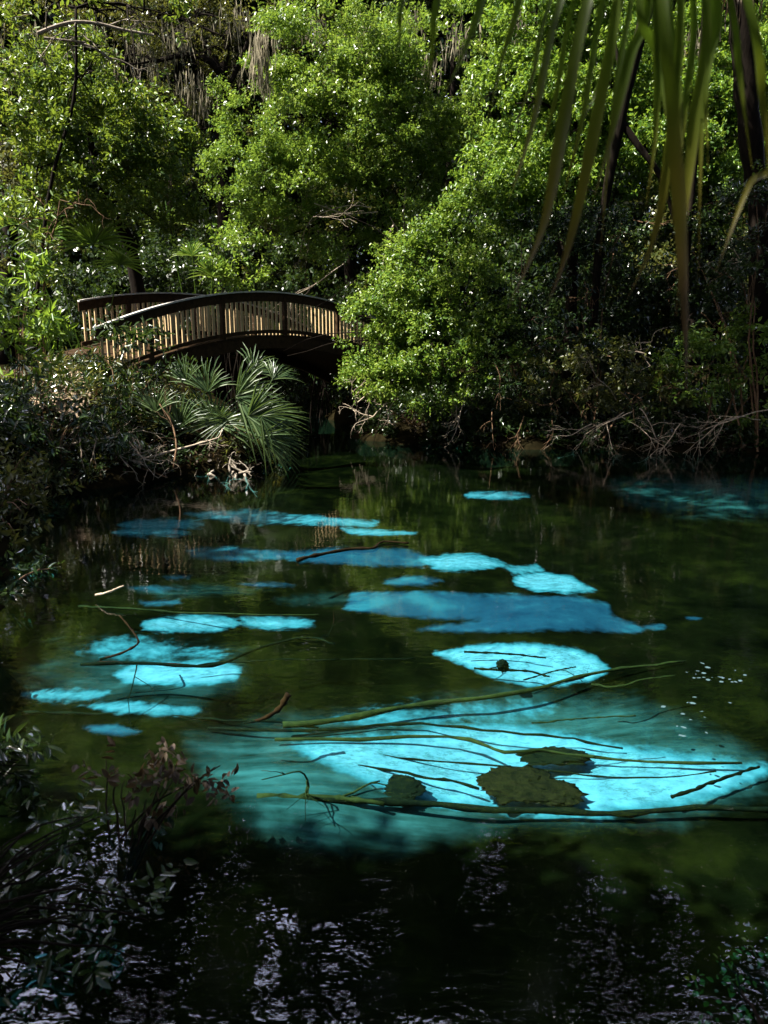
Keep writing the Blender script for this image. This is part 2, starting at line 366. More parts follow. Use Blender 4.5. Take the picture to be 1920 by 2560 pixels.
wm.l(tr.outputs[0], mx.inputs[1]); wm.l(gl.outputs[0], mx.inputs[2]); wm.l(mx.outputs[0], wm.out.inputs[0])
water, _ = grid('water', np.linspace(-14, 30, 3), np.linspace(.4, 40, 3), lambda x, y: x*0, wm.m); struct(water)

# ------------------------------------------------------------------ foliage helpers
def leaf_arrays(c, d, n, L, W, hexa):
    s = unit(np.cross(d, n)); n = np.cross(s, d); L = L[:, None]; W = W[:, None]; k = len(c)
    if not hexa:
        v = np.stack([c, c + d*L*.42 + s*W*.5 + n*W*.16, c + d*L, c + d*L*.42 - s*W*.5 + n*W*.16], 1).reshape(-1, 3)
        return v, np.arange(k*4).reshape(-1, 4)
    b = n*W*.18
    v = np.stack([c, c+d*L*.28+s*W*.45+b, c+d*L*.62+s*W*.42+b, c+d*L-n*L*.08, c+d*L*.62-s*W*.42+b, c+d*L*.28-s*W*.45+b], 1).reshape(-1, 3)
    i = np.arange(k)[:, None]*6
    return v, np.concatenate([i+[0,1,2,3], i+[3,4,5,0]])
def cloud(rg, centers, axes, per, L, W, slen, hexa=False, up=.8, hang=0.0, spread=.9):
    """leafy twigs: at every centre a twig along its axis that carries `per` leaves"""
    m = len(centers); N = m*per
    t = np.tile((np.arange(per)+.5)/per, m) + rg.normal(0, .06, N)
    C = np.repeat(centers, per, 0); A = np.repeat(axes, per, 0)
    side = unit(np.cross(A, rg.normal(0, 1, (N, 3)))) ; sl = np.repeat(slen*rg.uniform(.6, 1.3, m), per)
    c = C + A*(t*sl)[:, None] + side*(.04*sl)[:, None]
    d = unit(A*.45 + side*spread + rg.normal(0, .25, (N, 3)) + np.array([0, 0, -hang]))
    n = unit(rg.normal(0, .75, (N, 3)) + np.array([-.15, -.15, up]))
    sz = rg.uniform(.65, 1.3, N)
    return leaf_arrays(c, d, n, L*sz, W*sz*rg.uniform(.8, 1.2, N), hexa)
def lobe_points(rg, lobe, n, gap, seed):
    px, py, Y, rx, rz, ry = lobe[:6]
    c = D(px, py, Y); k = mpp(Y); R = np.array([rx*k, ry, rz*k])
    u = unit(rg.normal(0, 1, (n*4, 3)))
    u = u[(u[:, 1] < .55)]
    cl = wob(u*2.2 + c*.9, seed)
    u = u[cl > gap][:n]; cl = wob(u*2.2 + c*.9, seed)
    r = (.50 + .52*np.sqrt(rg.random(len(u)))) * (1 + .22*cl + .10*wob(u*6, seed+3))
    p = c + u*R*r[:, None]
    K = max(6, int(len(p)/22)); k = rg.integers(0, K, len(p)); rs = rg.uniform(.5, 1.25, K)*.20*R[[0, 2]].max()**.6
    loc = unit(rg.normal(0, 1, p.shape))*np.cbrt(rg.random(len(p)))[:, None]*np.array([1, 1, .55])
    q = p[k % len(p)] + loc*rs[k][:, None]
    sel = rg.random(len(p)) < .86
    p = np.where(sel[:, None], q, p); uu = np.where(sel[:, None], u[k % len(p)]*.5 + loc, u)
    return p, unit(uu + np.array([0, 0, .1]) + rg.normal(0, .3, u.shape)), c
def crown(name, parent, rg, lobes, mat, dens=1.0, L=.11, W=.05, per=12, slen=.38, gap=-.25, hexa=False, up=.8, hang=.15, seed=0.0):
    VS, QS, off = [], [], 0; ctr = []
    for lb in lobes:
        n = int(dens * lb[3]*lb[4]*(mpp(lb[2])**2) * (lb[6] if len(lb) > 6 else 1.0) * 330 * (.10/L)**1.7)
        p, a, c = lobe_points(rg, lb, max(n, 8), gap, seed + len(ctr)*1.7); ctr.append(c)
        v, q = cloud(rg, p, a, per, L, W, slen, hexa, up, hang); VS.append(v); QS.append(q + off); off += len(v)
    quads(name, np.concatenate(VS), np.concatenate(QS), mat, parent); return ctr
def limb(mb, rg, a, b, r0, r1, sag=.1, n=9, sides=6, jit=.06):
    a, b = np.asarray(a, float), np.asarray(b, float); L = np.linalg.norm(b-a)
    t = np.linspace(0, 1, n)[:, None]
    p = a*(1-t) + b*t + np.array([0, 0, 1.0])*sag*L*np.sin(t*pi) 
    j = rg.normal(0, jit*L/3, (n, 3)); j[0] = 0; j = (j + np.roll(j, 1, 0))/2; j[0] = 0
    p = p + j
    mb.tube(p, np.linspace(r0, r1, n), sides); return p
def fork(mb, rg, p0, d, length, r, depth, spread=.7, droop=-.05, sides=5):   # bare branching twigs
    d = unit(np.asarray(d, float)); n = 6; pts = [np.asarray(p0, float)]
    dd = d.copy()
    for i in range(n-1):
        dd = unit(dd + rg.normal(0, .16, 3) + np.array([0, 0, droop])); pts.append(pts[-1] + dd*length/(n-1))
    mb.tube(pts, np.linspace(r, r*.55, n), sides if depth > 0 else 4, cap=depth > 1)
    if depth > 0:
        for k in range(rg.integers(2, 4)):
            i = rg.integers(2, n); nd = unit(dd + rg.normal(0, spread, 3))
            fork(mb, rg, pts[i], nd, length*rg.uniform(.5, .75), r*.55, depth-1, spread, droop, sides)
def trunk_mesh(name, parent, rg, pts, r0, r1, ctr, mat, limbs=True, lr=.35):
    mb = MB(); p = spline(pts, 16); rr = np.linspace(r0, r1, len(p)); rr[0] *= 1.35; rr[1] *= 1.1
    mb.tube(p, rr, 10)
    if limbs:
        for c in ctr:
            dists = np.linalg.norm(p - c, axis=1) + 1.2*np.clip(p[:, 2]-c[2], 0, 9); i = int(np.argmin(dists[len(p)//3:])) + len(p)//3
            q = limb(mb, rg, p[i], c, rr[i]*lr+.02, .018, .12, 9, 6)
            for k in range(5): limb(mb, rg, q[rg.integers(4, 9)], c + rg.normal(0, .9, 3), .022, .006, .05, 6, 4)
    return mb.build(name, mat, parent, True)
def moss_part(parent, rg, spots, mat, L=.5, name='hanging_moss'):
    for sp in spots: moss_one(parent, rg, [sp], mat, L, name)
def moss_one(parent, rg, spots, mat, L, name):
    C, A = [], []
    for p, r, n in spots:
        C.append(np.asarray(p) + rg.normal(0, 1, (n, 3))*np.array([r, r, r*.5])); A.append(np.tile([0, 0, -1.0], (n, 1)) + rg.normal(0, .1, (n, 3)))
    C = np.concatenate(C); A = unit(np.concatenate(A)); N = len(C)
    d = np.repeat(A, 3, 0); c = np.repeat(C, 3, 0) + d*np.tile(np.array([0, .6, 1.2])*L, N)[:, None]
    v, q = leaf_arrays(c, unit(d + rg.normal(0, .09, d.shape)), unit(rg.normal(0, 1, d.shape)), np.full(3*N, L*1.1)*rg.uniform(.6, 1.3, 3*N), np.full(3*N, .045)*rg.uniform(.4, 1.4, 3*N), False)
    quads(name, v, q, mat, parent)

# ------------------------------------------------------------------ the footbridge
def bridge():
    A = np.array([-6.72, 18.3]); u = np.array([.616, .788]); n = np.array([-.788, .616])
    def zr(s): return 3.08 + .3659*s - .03078*s*s
    root = thing('footbridge', (A[0]+u[0]*6, A[1]+u[1]*6, 0), 'arched wooden footbridge with slatted railings crossing the dark channel', 'bridge')
    U = np.array([*u, 0]); Nn = np.array([*n, 0]); Z = np.array([0, 0, 1.0])
    def path(w, sh, dz, a=-.6, b=12.4, k=60):
        s = np.linspace(a, b, k)
        return np.stack([A[0]+u[0]*s+n[0]*w, A[1]+u[1]*s+n[1]*w, zr(s+sh)+dz], 1)
    WID, SH = 2.6, 1.45
    for w, sh in ((0, 0), (WID, SH)):
        a, b = (-.2, 12.4) if w == 0 else (.95, 12.4-sh)
        rl = MB(); rl.sweep(path(w, sh, -.12, a, b), Nn, Z, .022, .12); rl.sweep(path(w, sh, -1.10, a, b), Nn, Z, .03, .05)
        ro = rl.build('railing', M['timber'], root)
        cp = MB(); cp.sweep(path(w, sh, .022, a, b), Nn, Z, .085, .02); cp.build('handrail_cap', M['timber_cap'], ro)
        for i, s in enumerate(np.arange(a+.15, b, .17)):
            c = np.array([A[0]+u[0]*s+n[0]*w, A[1]+u[1]*s+n[1]*w, zr(s+sh)-.645])
            if i % 14 == 8:
                pm = MB(); pm.box(c + Z*-.08 - Nn*.0, U*.055, Nn*.055, Z*.62); pm.build('post', M['timber'], ro)
            else:
                bm = MB(); bm.box(c, U*.034, Nn*.018, Z*.405); bm.build('baluster', M['timber_pale'], ro)
    dk = MB()
    for s in np.arange(-.6, 12.4, .155):
        p0 = np.array([A[0]+u[0]*s, A[1]+u[1]*s, zr(s)-1.22]); s2 = s-SH
        p1 = np.array([A[0]+u[0]*s2+n[0]*WID, A[1]+u[1]*s2+n[1]*WID, zr(s)-1.22])
        sl_ = (.3659 - .06156*s)
        along = unit(np.array([*u, sl_])); nv = unit(np.cross(along, p1-p0)); nv = nv if nv[2] > 0 else -nv
        dd = unit(p1-p0); dk.box((p0+p1)/2, (p1-p0)/2 + dd*.10, along*.070, nv*.022)
    dk.build('deck', M['timber'], root)
    for w, sh in ((-.02, 0), (WID+.02, SH)):
        st = MB(); st.sweep(path(w, sh, -1.42, -.6-sh, 12.4-sh), Nn, Z, .05, .16); st.build('stringer', M['timber'], root)
    for s in (1.2,):
        for w in (.15, WID-.15):
            x, y = A + u*s + n*w; pm = MB(); pm.tube([(x, y, -1.0), (x, y, zr(s)-1.5)], [.13, .12], 10); pm.build('pier', M['timber'], root)
bridge()

# ------------------------------------------------------------------ trees
def gz(x, y): return float(bank_z(np.array([x]), np.array([y]))[0])
def tree(kind, label, cat, seed, lobes, trunk_px, r0, r1, mat, bark='bark', group=None, moss=None, base=None, **kw):
    rg = rng_(seed); pts = [D(*q) for q in trunk_px]
    b = pts[0].copy(); b[2] = gz(b[0], b[1]) - .15
    if base is not None: b = np.array([base[0], base[1], gz(*base)-.15])
    pts = [b] + pts[1:] if base is None else [b] + pts
    root = thing(kind, b, label, cat, group)
    ctr = crown('crown', root, rg, lobes, M[mat], seed=seed*1.3, **kw)
    trunk_mesh('trunk', root, rg, pts, r0, r1, ctr, M[bark])
    if moss: moss_part(root, rg, [(D(*q[:3]), q[3], q[4]) for q in moss], M['moss'], moss[0][5] if len(moss[0]) > 5 else .5)
    return root, rg

TG = 'trees closing in behind the spring'
# the full bright tree in the middle
r, rg = tree('bushy_tree', 'full bright green tree with rounded crown rising above the bridge', 'tree', 11,
    [(830,110,27,130,100,1.6,1.3),(730,170,26.5,90,90,1.4),(930,200,27,120,120,1.6),(660,300,26,110,100,1.5),(800,300,26,140,120,1.7),(620,430,25.5,90,90,1.2,1.3),
     (740,450,25.8,120,100,1.4),(960,360,27,120,120,1.5),(880,500,26.5,120,90,1.4),(1080,200,27.5,110,150,1.6),(1110,380,27.5,90,120,1.4),(1010,520,27,100,100,1.3),(700,590,26,110,60,1.0,.5),(860,640,26.5,110,60,1.0,.6)],
    [(1000,760,27),(1005,650,27),(975,560,27),(930,440,27),(880,300,27),(840,150,27)], .26, .05, 'leaf_bright', dens=.95, group=TG, gap=-.12)
for q_, d_, L_, r_, n_, s_, g_ in (((945,530,25.4),(-.9,-.3,-.15),2.2,.022,4,.6,-.06), ((985,560,25.2),(-.25,-.4,-.9),1.6,.028,4,.5,-.08), ((860,660,25.0),(-1,-.2,-.25),2.2,.02,4,.5,-.02), ((930,520,25.2),(-1,-.1,.15),2.0,.018,3,.5,-.02)):
    mb = MB(); fork(mb, rg, D(*q_), d_, L_, r_, n_, s_, g_); mb.build('dead_branch', M['twig_pale'], r)
moss_part(r, rg, [(D(655,85,24.4), .14, 40), (D(645,130,24.4), .09, 26), (D(668,150,24.4), .05, 12)], M['moss'], .5)

# left tree with yellowing leaves and a leaning dark trunk
tree('leaning_tree', 'yellowing broadleaf tree with dark leaning trunk left of the bridge', 'tree', 12,
    [(60,250,21,110,110,1.5),(190,330,21,130,110,1.5),(330,320,22,110,90,1.3,1.2),(90,420,20.5,120,100,1.4),(260,440,21,140,100,1.5),(390,400,22,100,90,1.2),(420,480,22.5,80,70,1.0,.8),(150,180,22,100,80,1.4,.8),
     (330,230,23,90,60,1.1,.6),(60,120,22,100,70,1.2,.7),(330,510,22,90,50,.9,.8)],
    [(370,740,23.5),(330,640,23.2),(285,540,22.8),(250,450,22.2),(215,300,21.8)], .24, .06, 'leaf_yellow', dens=.85, group=TG, gap=-.25, hexa=True, L=.13, W=.06)

# the oak with crooked dark limbs and moss, behind
r, rg = tree('mossy_oak', 'dark crooked oak with spreading limbs and hanging moss, top left of centre', 'tree', 13,
    [(300,50,31,130,70,1.6,.7),(480,40,31,130,60,1.6,.6),(640,60,31,110,70,1.6,.6),(180,40,31,120,70,1.5,.6),(450,230,31,90,80,1.2,.5),(420,60,33,200,90,2,.5),(480,330,32,80,120,1.2,.55),(560,330,32,60,120,1.2,.5)],
    [(545,800,31),(560,520,31),(550,300,31),(556,200,31),(575,60,31)], .30, .10, 'leaf_olive', dens=.7, group=TG, L=.13, W=.055,
    moss=[(500,230,30,.25,30,.4),(600,30,30,.4,30),(700,5,31,.4,40),(300,240,30,.25,25),(480,180,30,.25,30),(440,60,30,.3,30,.4)])
mb = MB()
for pl, a, b in (([(556,190,31),(520,150,30.6),(460,138,30.4),(390,152,30.2),(365,140,30.1)], .15, .05), ([(556,180,31),(520,120,31),(490,95,31),(470,40,31)], .12, .03),
                 ([(556,230,31),(590,180,31),(620,100,31),(640,20,31)], .12, .04), ([(460,138,30.4),(430,110,30.2),(400,95,30)], .05, .02), ([(390,152,30.2),(330,160,30),(270,150,29.8)], .05, .015)):
    p = spline([D(*q) for q in pl], 16); mb.tube(p, np.linspace(a, b, len(p)), 7)
    for k in range(4): fork(mb, rg, p[rg.integers(4, len(p))], rg.normal(0, 1, 3) + [0, 0, .4], 1.1, .025, 2)
mb.build('limb', M['bark'], r)

# bare pale limb at the upper left
r, rg = tree('bare_limbed_tree', 'thin tree with a bare pale limb arching across the top left corner', 'tree', 14,
    [(250,30,19.8,110,40,.8,.3),(120,20,19.8,100,40,.8,.3),(360,30,20,90,40,.8,.3),(200,200,20.2,80,60,.7,.25)],
    [(40,760,19.5),(120,500,19.5),(184,250,19.5),(190,20,19.5)], .05, .03, 'leaf_yellow', group=TG, dens=.7, hexa=True, L=.15, W=.06)
mb = MB()
for pl, a, b in (([(95,84,19.1),(140,66,19.1),(190,55,19.2),(250,60,19.3),(310,75,19.4),(385,88,19.5)], .05, .028), ([(110,95,19.2),(160,100,19.3),(215,105,19.5)], .035, .015), ([(190,105,19.5),(235,120,19.5),(290,160,19.6)], .04, .015)):
    p = spline([D(*q) for q in pl], 16); mb.tube(p, np.linspace(a, b, len(p)), 7)
    for k in range(3): fork(mb, rg, p[rg.integers(3, len(p))], rg.normal(0, 1, 3), .8, .016, 2)
mb.build('bare_limb', M['bark_pale'], r)

# right hand trees
tree('sunlit_tree', 'wide sunlit tree with pale green leaves behind the hanging palm leaf', 'tree', 15,
    [(1330,120,23.5,110,120,1.5),(1460,180,23.5,120,130,1.6),(1290,260,22.8,100,110,1.4,1.2),(1400,330,22.6,120,110,1.5),(1560,260,23.5,130,140,1.6),(1530,400,22.8,130,90,1.3),(1310,420,22,110,90,1.2,1.2),(1230,500,21.6,90,80,1.1,1.2),
     (1400,470,22.2,100,60,1.0),(1330,20,24,120,80,1.5),(1500,40,24,140,80,1.5)],
    [(1420,1000,22.4),(1430,700,22.8),(1440,450,23),(1450,200,23.4),(1450,60,23.5)], .2, .05, 'leaf_green', dens=1.0, group=TG, hexa=True, L=.12, W=.062, gap=-.2)
tree('sunlit_tree', 'broad sunlit tree behind the palm trunk at the right edge', 'tree', 16,
    [(1720,180,24,130,130,1.6),(1870,240,24,130,130,1.6),(1700,350,23.5,120,110,1.5),(1850,420,23.5,130,110,1.5),(1780,500,23.2,140,70,1.2,.7),(1780,40,24.5,160,80,1.6),(1950,330,24,90,160,1.5)],
    [(1790,1000,23.8),(1785,700,24),(1770,400,24.2),(1790,150,24.4)], .2, .05, 'leaf_green', dens=.95, group=TG, hexa=True, L=.12, W=.062, gap=-.2)

# bush that leans over the channel mouth
r, rg = tree('overhanging_bush', 'bright leafy bush leaning over the water at the right end of the bridge', 'bush', 17,
    [(1000,760,20.6,100,90,1.0,1.3),(930,850,20.4,75,80,.9,1.4),(1050,870,20.3,120,90,1.0,1.2),(950,930,20.2,75,60,.8,1.2),(1090,700,20.9,100,90,1.0),(1140,620,21.2,90,80,1.0),(1190,560,21.4,80,70,.9),(1180,760,20.6,110,90,.9,.8),
     (1200,880,20.2,110,80,.8,.55),(1100,960,20,120,60,.8,.6),(1010,660,21.5,60,60,.8,.7)],
    [(1130,1050,20.6),(1120,900,20.7),(1100,780,20.8),(1120,640,21.1)], .09, .03, 'leaf_bright', dens=.95, hexa=True, L=.095, W=.05, gap=-.1)
mb = MB()
for q, d, L in (((960,970,19.9),(-.8,-.3,-.35),.9), ((990,985,19.9),(-.6,-.3,-.5),.9), ((1010,980,19.8),(-.3,-.3,-.6),.8), ((1170,960,19.7),(-.3,-.3,-.5),.9), ((1130,980,19.8),(.1,-.3,-.8),.7), ((940,960,20),(-1,-.2,-.1),.6)):
    mb = MB(); fork(mb, rg, D(*q), d, L, .022, 3, .55, -.03); mb.build('bare_branch', M['twig_pale'], r)

# shrubs on the right bank; part of their shade is in the leaf colour
SG = 'shaded shrubs along the right bank'
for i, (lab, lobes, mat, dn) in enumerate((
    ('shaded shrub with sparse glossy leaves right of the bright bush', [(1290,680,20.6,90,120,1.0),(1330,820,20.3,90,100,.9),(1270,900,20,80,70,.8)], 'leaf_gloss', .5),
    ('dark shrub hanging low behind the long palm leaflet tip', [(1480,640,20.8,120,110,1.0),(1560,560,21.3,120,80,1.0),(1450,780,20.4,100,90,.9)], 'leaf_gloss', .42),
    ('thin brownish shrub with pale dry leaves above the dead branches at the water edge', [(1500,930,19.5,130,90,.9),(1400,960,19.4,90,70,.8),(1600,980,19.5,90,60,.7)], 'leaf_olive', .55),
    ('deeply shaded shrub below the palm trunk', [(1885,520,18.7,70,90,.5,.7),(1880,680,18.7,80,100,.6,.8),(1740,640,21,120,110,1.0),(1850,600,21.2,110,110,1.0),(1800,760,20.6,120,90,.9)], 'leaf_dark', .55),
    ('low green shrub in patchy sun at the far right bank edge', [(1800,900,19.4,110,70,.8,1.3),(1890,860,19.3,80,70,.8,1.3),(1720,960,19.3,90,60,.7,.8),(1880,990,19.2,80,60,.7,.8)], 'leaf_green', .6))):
    rg = rng_(40+i); c = D(lobes[0][0], 1050, lobes[0][2]); b = np.array([c[0], c[1], gz(c[0], c[1])-.1])
    root = thing('bank_shrub', b, lab, 'shrub', SG)
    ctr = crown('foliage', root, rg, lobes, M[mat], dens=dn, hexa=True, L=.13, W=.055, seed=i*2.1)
    mb = MB()
    for cc in ctr:
        limb(mb, rg, b + rg.normal(0, .15, 3)*[1, 1, 0], cc, .03, .012, .08, 9, 6)
        for k in range(3): fork(mb, rg, cc + rg.normal(0, .4, 3), rg.normal(0, 1, 3)+[0, -.6, -.3], .7, .012, 2)
    mb.build('stem', M['twig_brown'], root)

# background trees
BG = 'dim trees far behind the bridge'
for i, (x, Y, tr_, lb, lab) in enumerate((
    (60, 34, 40, [(0,80,34,160,120,2),(80,300,34,150,150,2),(60,560,33,150,140,2)], 'dim far tree behind the yellowing foliage at the left edge'),
    (330, 36, 60, [(300,150,36,150,150,2),(350,400,36,150,160,2),(330,620,35,140,100,2)], 'dim far tree filling the gap behind the leaning trunk'),
    (430, 33, 70, [(470,560,33,110,110,1.6),(440,330,34,100,130,1.6)], 'dim far tree with straight dark trunk just behind the bridge handrail'),
    (640, 38, 60, [(600,100,38,170,150,2),(650,400,38,170,200,2),(600,640,36,170,120,2)], 'dim far tree behind the left half of the bright tree'),
    (870, 37, 60, [(870,60,37,170,120,2),(900,300,37,170,200,2),(850,640,35,170,140,2)], 'dim far tree behind the middle of the bright tree'),
    (1120, 36, 50, [(1130,80,36,160,130,2),(1150,350,36,170,200,2),(1150,620,34,170,160,2)], 'dim far tree with mossy trunk between the bright tree and the sunlit right tree'),
    (1400, 36, 60, [(1400,80,36,180,140,2),(1420,400,36,190,200,2),(1420,700,32,190,160,2)], 'dim far tree behind the hanging palm leaflets'),
    (1720, 36, 60, [(1740,80,36,190,140,2),(1740,400,36,190,200,2),(1750,720,32,190,160,2)], 'dim far tree behind the shaded right bank'))):
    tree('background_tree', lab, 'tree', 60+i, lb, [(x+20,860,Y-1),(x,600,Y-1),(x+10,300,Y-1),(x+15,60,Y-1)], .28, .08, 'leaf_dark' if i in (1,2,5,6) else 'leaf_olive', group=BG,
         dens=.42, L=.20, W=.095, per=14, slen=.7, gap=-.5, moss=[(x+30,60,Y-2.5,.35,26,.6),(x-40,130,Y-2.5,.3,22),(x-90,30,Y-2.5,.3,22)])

# tall crowns above the frame, mirrored in the water; the shade trees below are unseen additions
AB = 'tall trees mirrored in the near water'
# openings cut into the high crowns to shape the sky glints in the water (centre and half-size in photo pixels of the mirror image)
HOLES = [(277,2140,45,70),(275,2240,28,60),(350,2495,70,45),(446,2500,60,45),(300,2420,30,40),(145,2340,30,40),(680,2380,40,60),(710,2460,40,60),(845,2470,70,60),(600,2130,20,60),
         (495,2280,22,50),(1505,2300,25,55),(1686,2336,45,35),(1430,2390,25,50),(1505,2420,25,50),(1420,2445,30,20),(950,2330,16,60),(660,2535,60,30),(1240,2520,20,20),(1880,2440,14,40),(560,2400,18,50)]
def tall(seed, label, base, top, blobs, mat, kind='tall_oak', dens=.5, L=.22, gap=.0, r0=.45, via=None):
    rg = rng_(seed); b = np.array([base[0], base[1], gz(*base)-.2]); root = thing(kind, b, label, 'tree', AB)
    VS, QS, off, ctr = [], [], 0, []
    for (x, y, z, rx, ry, rz) in blobs:
        c = np.array([x, y, z], float); n = int(dens*rx*rz*190)
        u = unit(rg.normal(0, 1, (n, 3))); cl = wob(u*1.7+c, seed); u = u[cl > gap]; cl = cl[cl > gap]
        p = c + u*np.array([rx, ry, rz])*((.45+.55*np.sqrt(rg.random(len(u))))*(1+.25*cl))[:, None]
        mx_, my_ = project(p*np.array([1, 1, -1.0])); kp = np.ones(len(p), bool)
        if y > 8:
            for hx, hy, ax, ay in HOLES: kp &= ((mx_-hx)/(ax*.86+7))**2 + ((my_-hy)/(ay*.95+8))**2 + .35*wob(p*1.1, seed) > 1
        p, u = p[kp], u[kp]
        v, q = cloud(rg, p, unit(u+rg.normal(0, .4, u.shape)), 14, L, L*.46, .75); VS.append(v); QS.append(q+off); off += len(v); ctr.append(c)
    quads('crown', np.concatenate(VS), np.concatenate(QS), M[mat], root)
    trunk_mesh('trunk', root, rg, [b, (b*.6+np.array(top)*.4)+rg.normal(0, .3, 3), top] if not via else [b]+[np.array(q, float) for q in via]+[top], r0, .1, ctr, M['bark'])
tall(80, 'tall dark oak added over the pool to shade the right bank, mirrored near the bottom', (-11,17), (-2,15.5,15), [(-5,13,14,2.6,2.4,1.6),(-2.2,16.8,13.2,2.4,2.0,1.5),(.6,16.8,13.0,2.4,2.0,1.4),(2.8,16.2,13.4,2,2,1.3),(-1.0,14.5,13.4,2,1.6,1.2),(-2.6,12,14.5,2,2,1.3)], 'leaf_dark', dens=1.3, gap=-.2, via=[(-11.2,16.8,6),(-9.5,16.6,11.5),(-6,16,13.4)])  # crown added where it shades the right bank
tall(86, 'tall dark oak reaching over the pool from the right shore, mirrored at the bottom right', (13,13), (5,12.5,14), [(4.5,12.5,14,2.4,2.2,1.6),(7.6,13,14,2.4,2.4,1.8),(6,11,15.5,2.4,2,1.4),(1.5,11.5,15.5,1.8,1.8,1.2)], 'leaf_dark', dens=1.0, gap=-.05, via=[(12.5,13,7),(9.5,13,12)])
tall(81, 'tall dark oak far behind the bridge, mirrored left of centre', (-9,38), (-8,38,24), [(-9,38,21,5,3,4.5),(-3.6,38,26,4.2,3,5),(-13,38,25,4,3,5),(-8.5,38,31,4.5,3,4.5),(-4.2,39,36,3.6,3,4),(-12,39,36,4,3,4.5)], 'leaf_dark', dens=.8, L=.34, gap=-.42)
tall(82, 'tall dark oak far behind the bright tree, mirrored at the middle of the bottom edge', (1,38), (1,38,25), [(0,38,21,5,3,4.5),(4.6,38,26,4,3,5),(1.6,39,31,3.4,2.5,4.2),(6,39,34,3.4,3,4),(0,39,38,4,3,3.5)], 'leaf_dark', dens=.8, L=.34, gap=-.42)
tall(83, 'tall dark oak far behind the right bank, mirrored toward the bottom right', (10,37), (10,37,24), [(9,37,20,5,3,4.5),(12.5,37,26,4.4,3,5),(17,37,21,4,3,5),(9.6,37,30,3,3,3.6),(14,37,34,4.2,3,4),(17.5,37,29,3.4,3,4.5),(10,37,37,3.4,3,3),(21.5,37,23,3.6,3,6),(21.5,37,33,3.4,3,4.5)], 'leaf_dark', dens=.8, L=.34, gap=-.42)
tall(87, 'tall dark oak at the far left behind the yellowing tree, mirrored in the left corner', (-18,36), (-17,36,24), [(-17,36,20,5,3,5),(-18,36,28,4.6,3,5),(-14.5,36,33,3,3,3)], 'leaf_dark', dens=.8, L=.34, gap=-.42)
tall(84, 'unseen shade oak added on the left shore to darken the foreground plant', (-8,-1), (-6,0,8), [(-7.4,-.4,7.5,2.2,2.4,1.6),(-5.9,-.2,7.6,1.8,1.7,1.4),(-5.6,-1.2,8.0,1.7,2.0,1.4),(-8.6,-.6,8,2,2,2),(-3.6,1.1,5.1,1.1,1.0,.6)], 'leaf_dark', dens=1.4, gap=-.3, r0=.3)  # unseen, added to keep the near pool and plants dark
tall(85, 'unseen shade oak added on the left bank to shade the shrubs', (-14,9), (-13,9,11), [(-13,8.5,10,2.2,2.2,2),(-12,10.5,10,1.8,1.8,1.5),(-15,7.5,11,2.2,2.2,2)], 'leaf_dark', dens=1.2, gap=-.2, r0=.3)  # unseen, added for its shadow on the left bank

for i, (x, y, bl, lab) in enumerate((  # unseen trees added around the view to cut the sky fill
    (13,3,[(12.5,3,8,4,4,5)],'unseen big tree added to block sky light on the near right shore'), (16,10,[(16,10,8,3.5,4,5)],'unseen big tree added to block sky light on the middle right shore'),
    (17.5,16,[(17.5,16,8,3,4,5)],'unseen big tree added to block sky light at the far right shore corner'), (3,-7,[(3,-7,7,4,3,4.5)],'unseen big tree added to block sky light straight behind the viewer'),
    (9,-4,[(9,-4,8,4,3.5,5)],'unseen big tree added to block sky light behind the viewer to the right'), (-4,-9,[(-4,-9,7,4,3,4.5)],'unseen big tree added to block sky light behind the viewer to the left'),
    (-16,3,[(-16,3,9,4,4,5)],'unseen big tree added to block sky light on the near left shore'), (-21,12,[(-21,12,9,4,4,5)],'unseen big tree added to block sky light on the far left bank'))):
    tall(300+i, lab, (x,y), (x,y,9), bl, 'leaf_dark', 'added_shade_oak', dens=.45, L=.42, gap=-.7, r0=.35)

# cabbage palm trunk with a skirt of dead fronds, upper right
rg = rng_(90)
b = D(1905,1000,19.5); b[2] = gz(b[0], b[1])-.1
root = thing('cabbage_palm', b, 'dark palm trunk with a ragged skirt of dead fronds in the upper right corner', 'palm tree')
mb = MB(); p = spline([b, D(1900,560,19.4), D(1880,380,19.3), D(1862,180,19.2), D(1850,0,19.1), D(1845,-160,19.0)], 24)
mb.tube(p, .26 + .03*np.sin(np.arange(len(p))*2.4), 12); mb.build('trunk', M['bark'], root, True)
mb = MB()
for i in range(46):
    a = rg.uniform(0, 2*pi); o = np.array([cos(a), sin(a), 0]); s = D(1848, rg.uniform(-150,10), 19.1) + o*.24
    L = rg.uniform(.6, 1.1); q = [s, s+o*.22*L+[0,0,-.1], s+o*.36*L+[0,0,-.5*L], s+o*.28*L+[0,0,-L]]
    mb.ribbon(spline(q, 9), np.linspace(.07, .02, 10)[:len(spline(q, 9))], o+[.1,.1,.3])
mb.build('dead_frond', M['leaf_dead'], root)
# leaning forked trunk behind the palm leaflets
root = thing('forked_tree', D(1480,1000,20.8), 'slim dark forked trunk crossing in front of the sunlit right tree', 'tree')
mb = MB()
for pl, a, c in (([(1470,1010,21),(1500,600,20.6),(1545,330,20.3),(1590,130,20.2),(1640,-60,20.1)], .10, .17), ([(1550,300,20.3),(1600,370,20.2),(1650,440,20.1),(1690,560,20.1)], .10, .05), ([(1560,230,20.3),(1545,150,20.3),(1535,90,20.4)], .06, .03), ([(1770,-40,20.6),(1745,300,20.6),(1720,600,20.6),(1700,1000,20.7)], .10, .08)):
    q = spline([D(*z) for z in pl], 18); mb.tube(q, np.linspace(a, c, len(q)), 8)
mb.build('trunk', M['bark'], root, True)

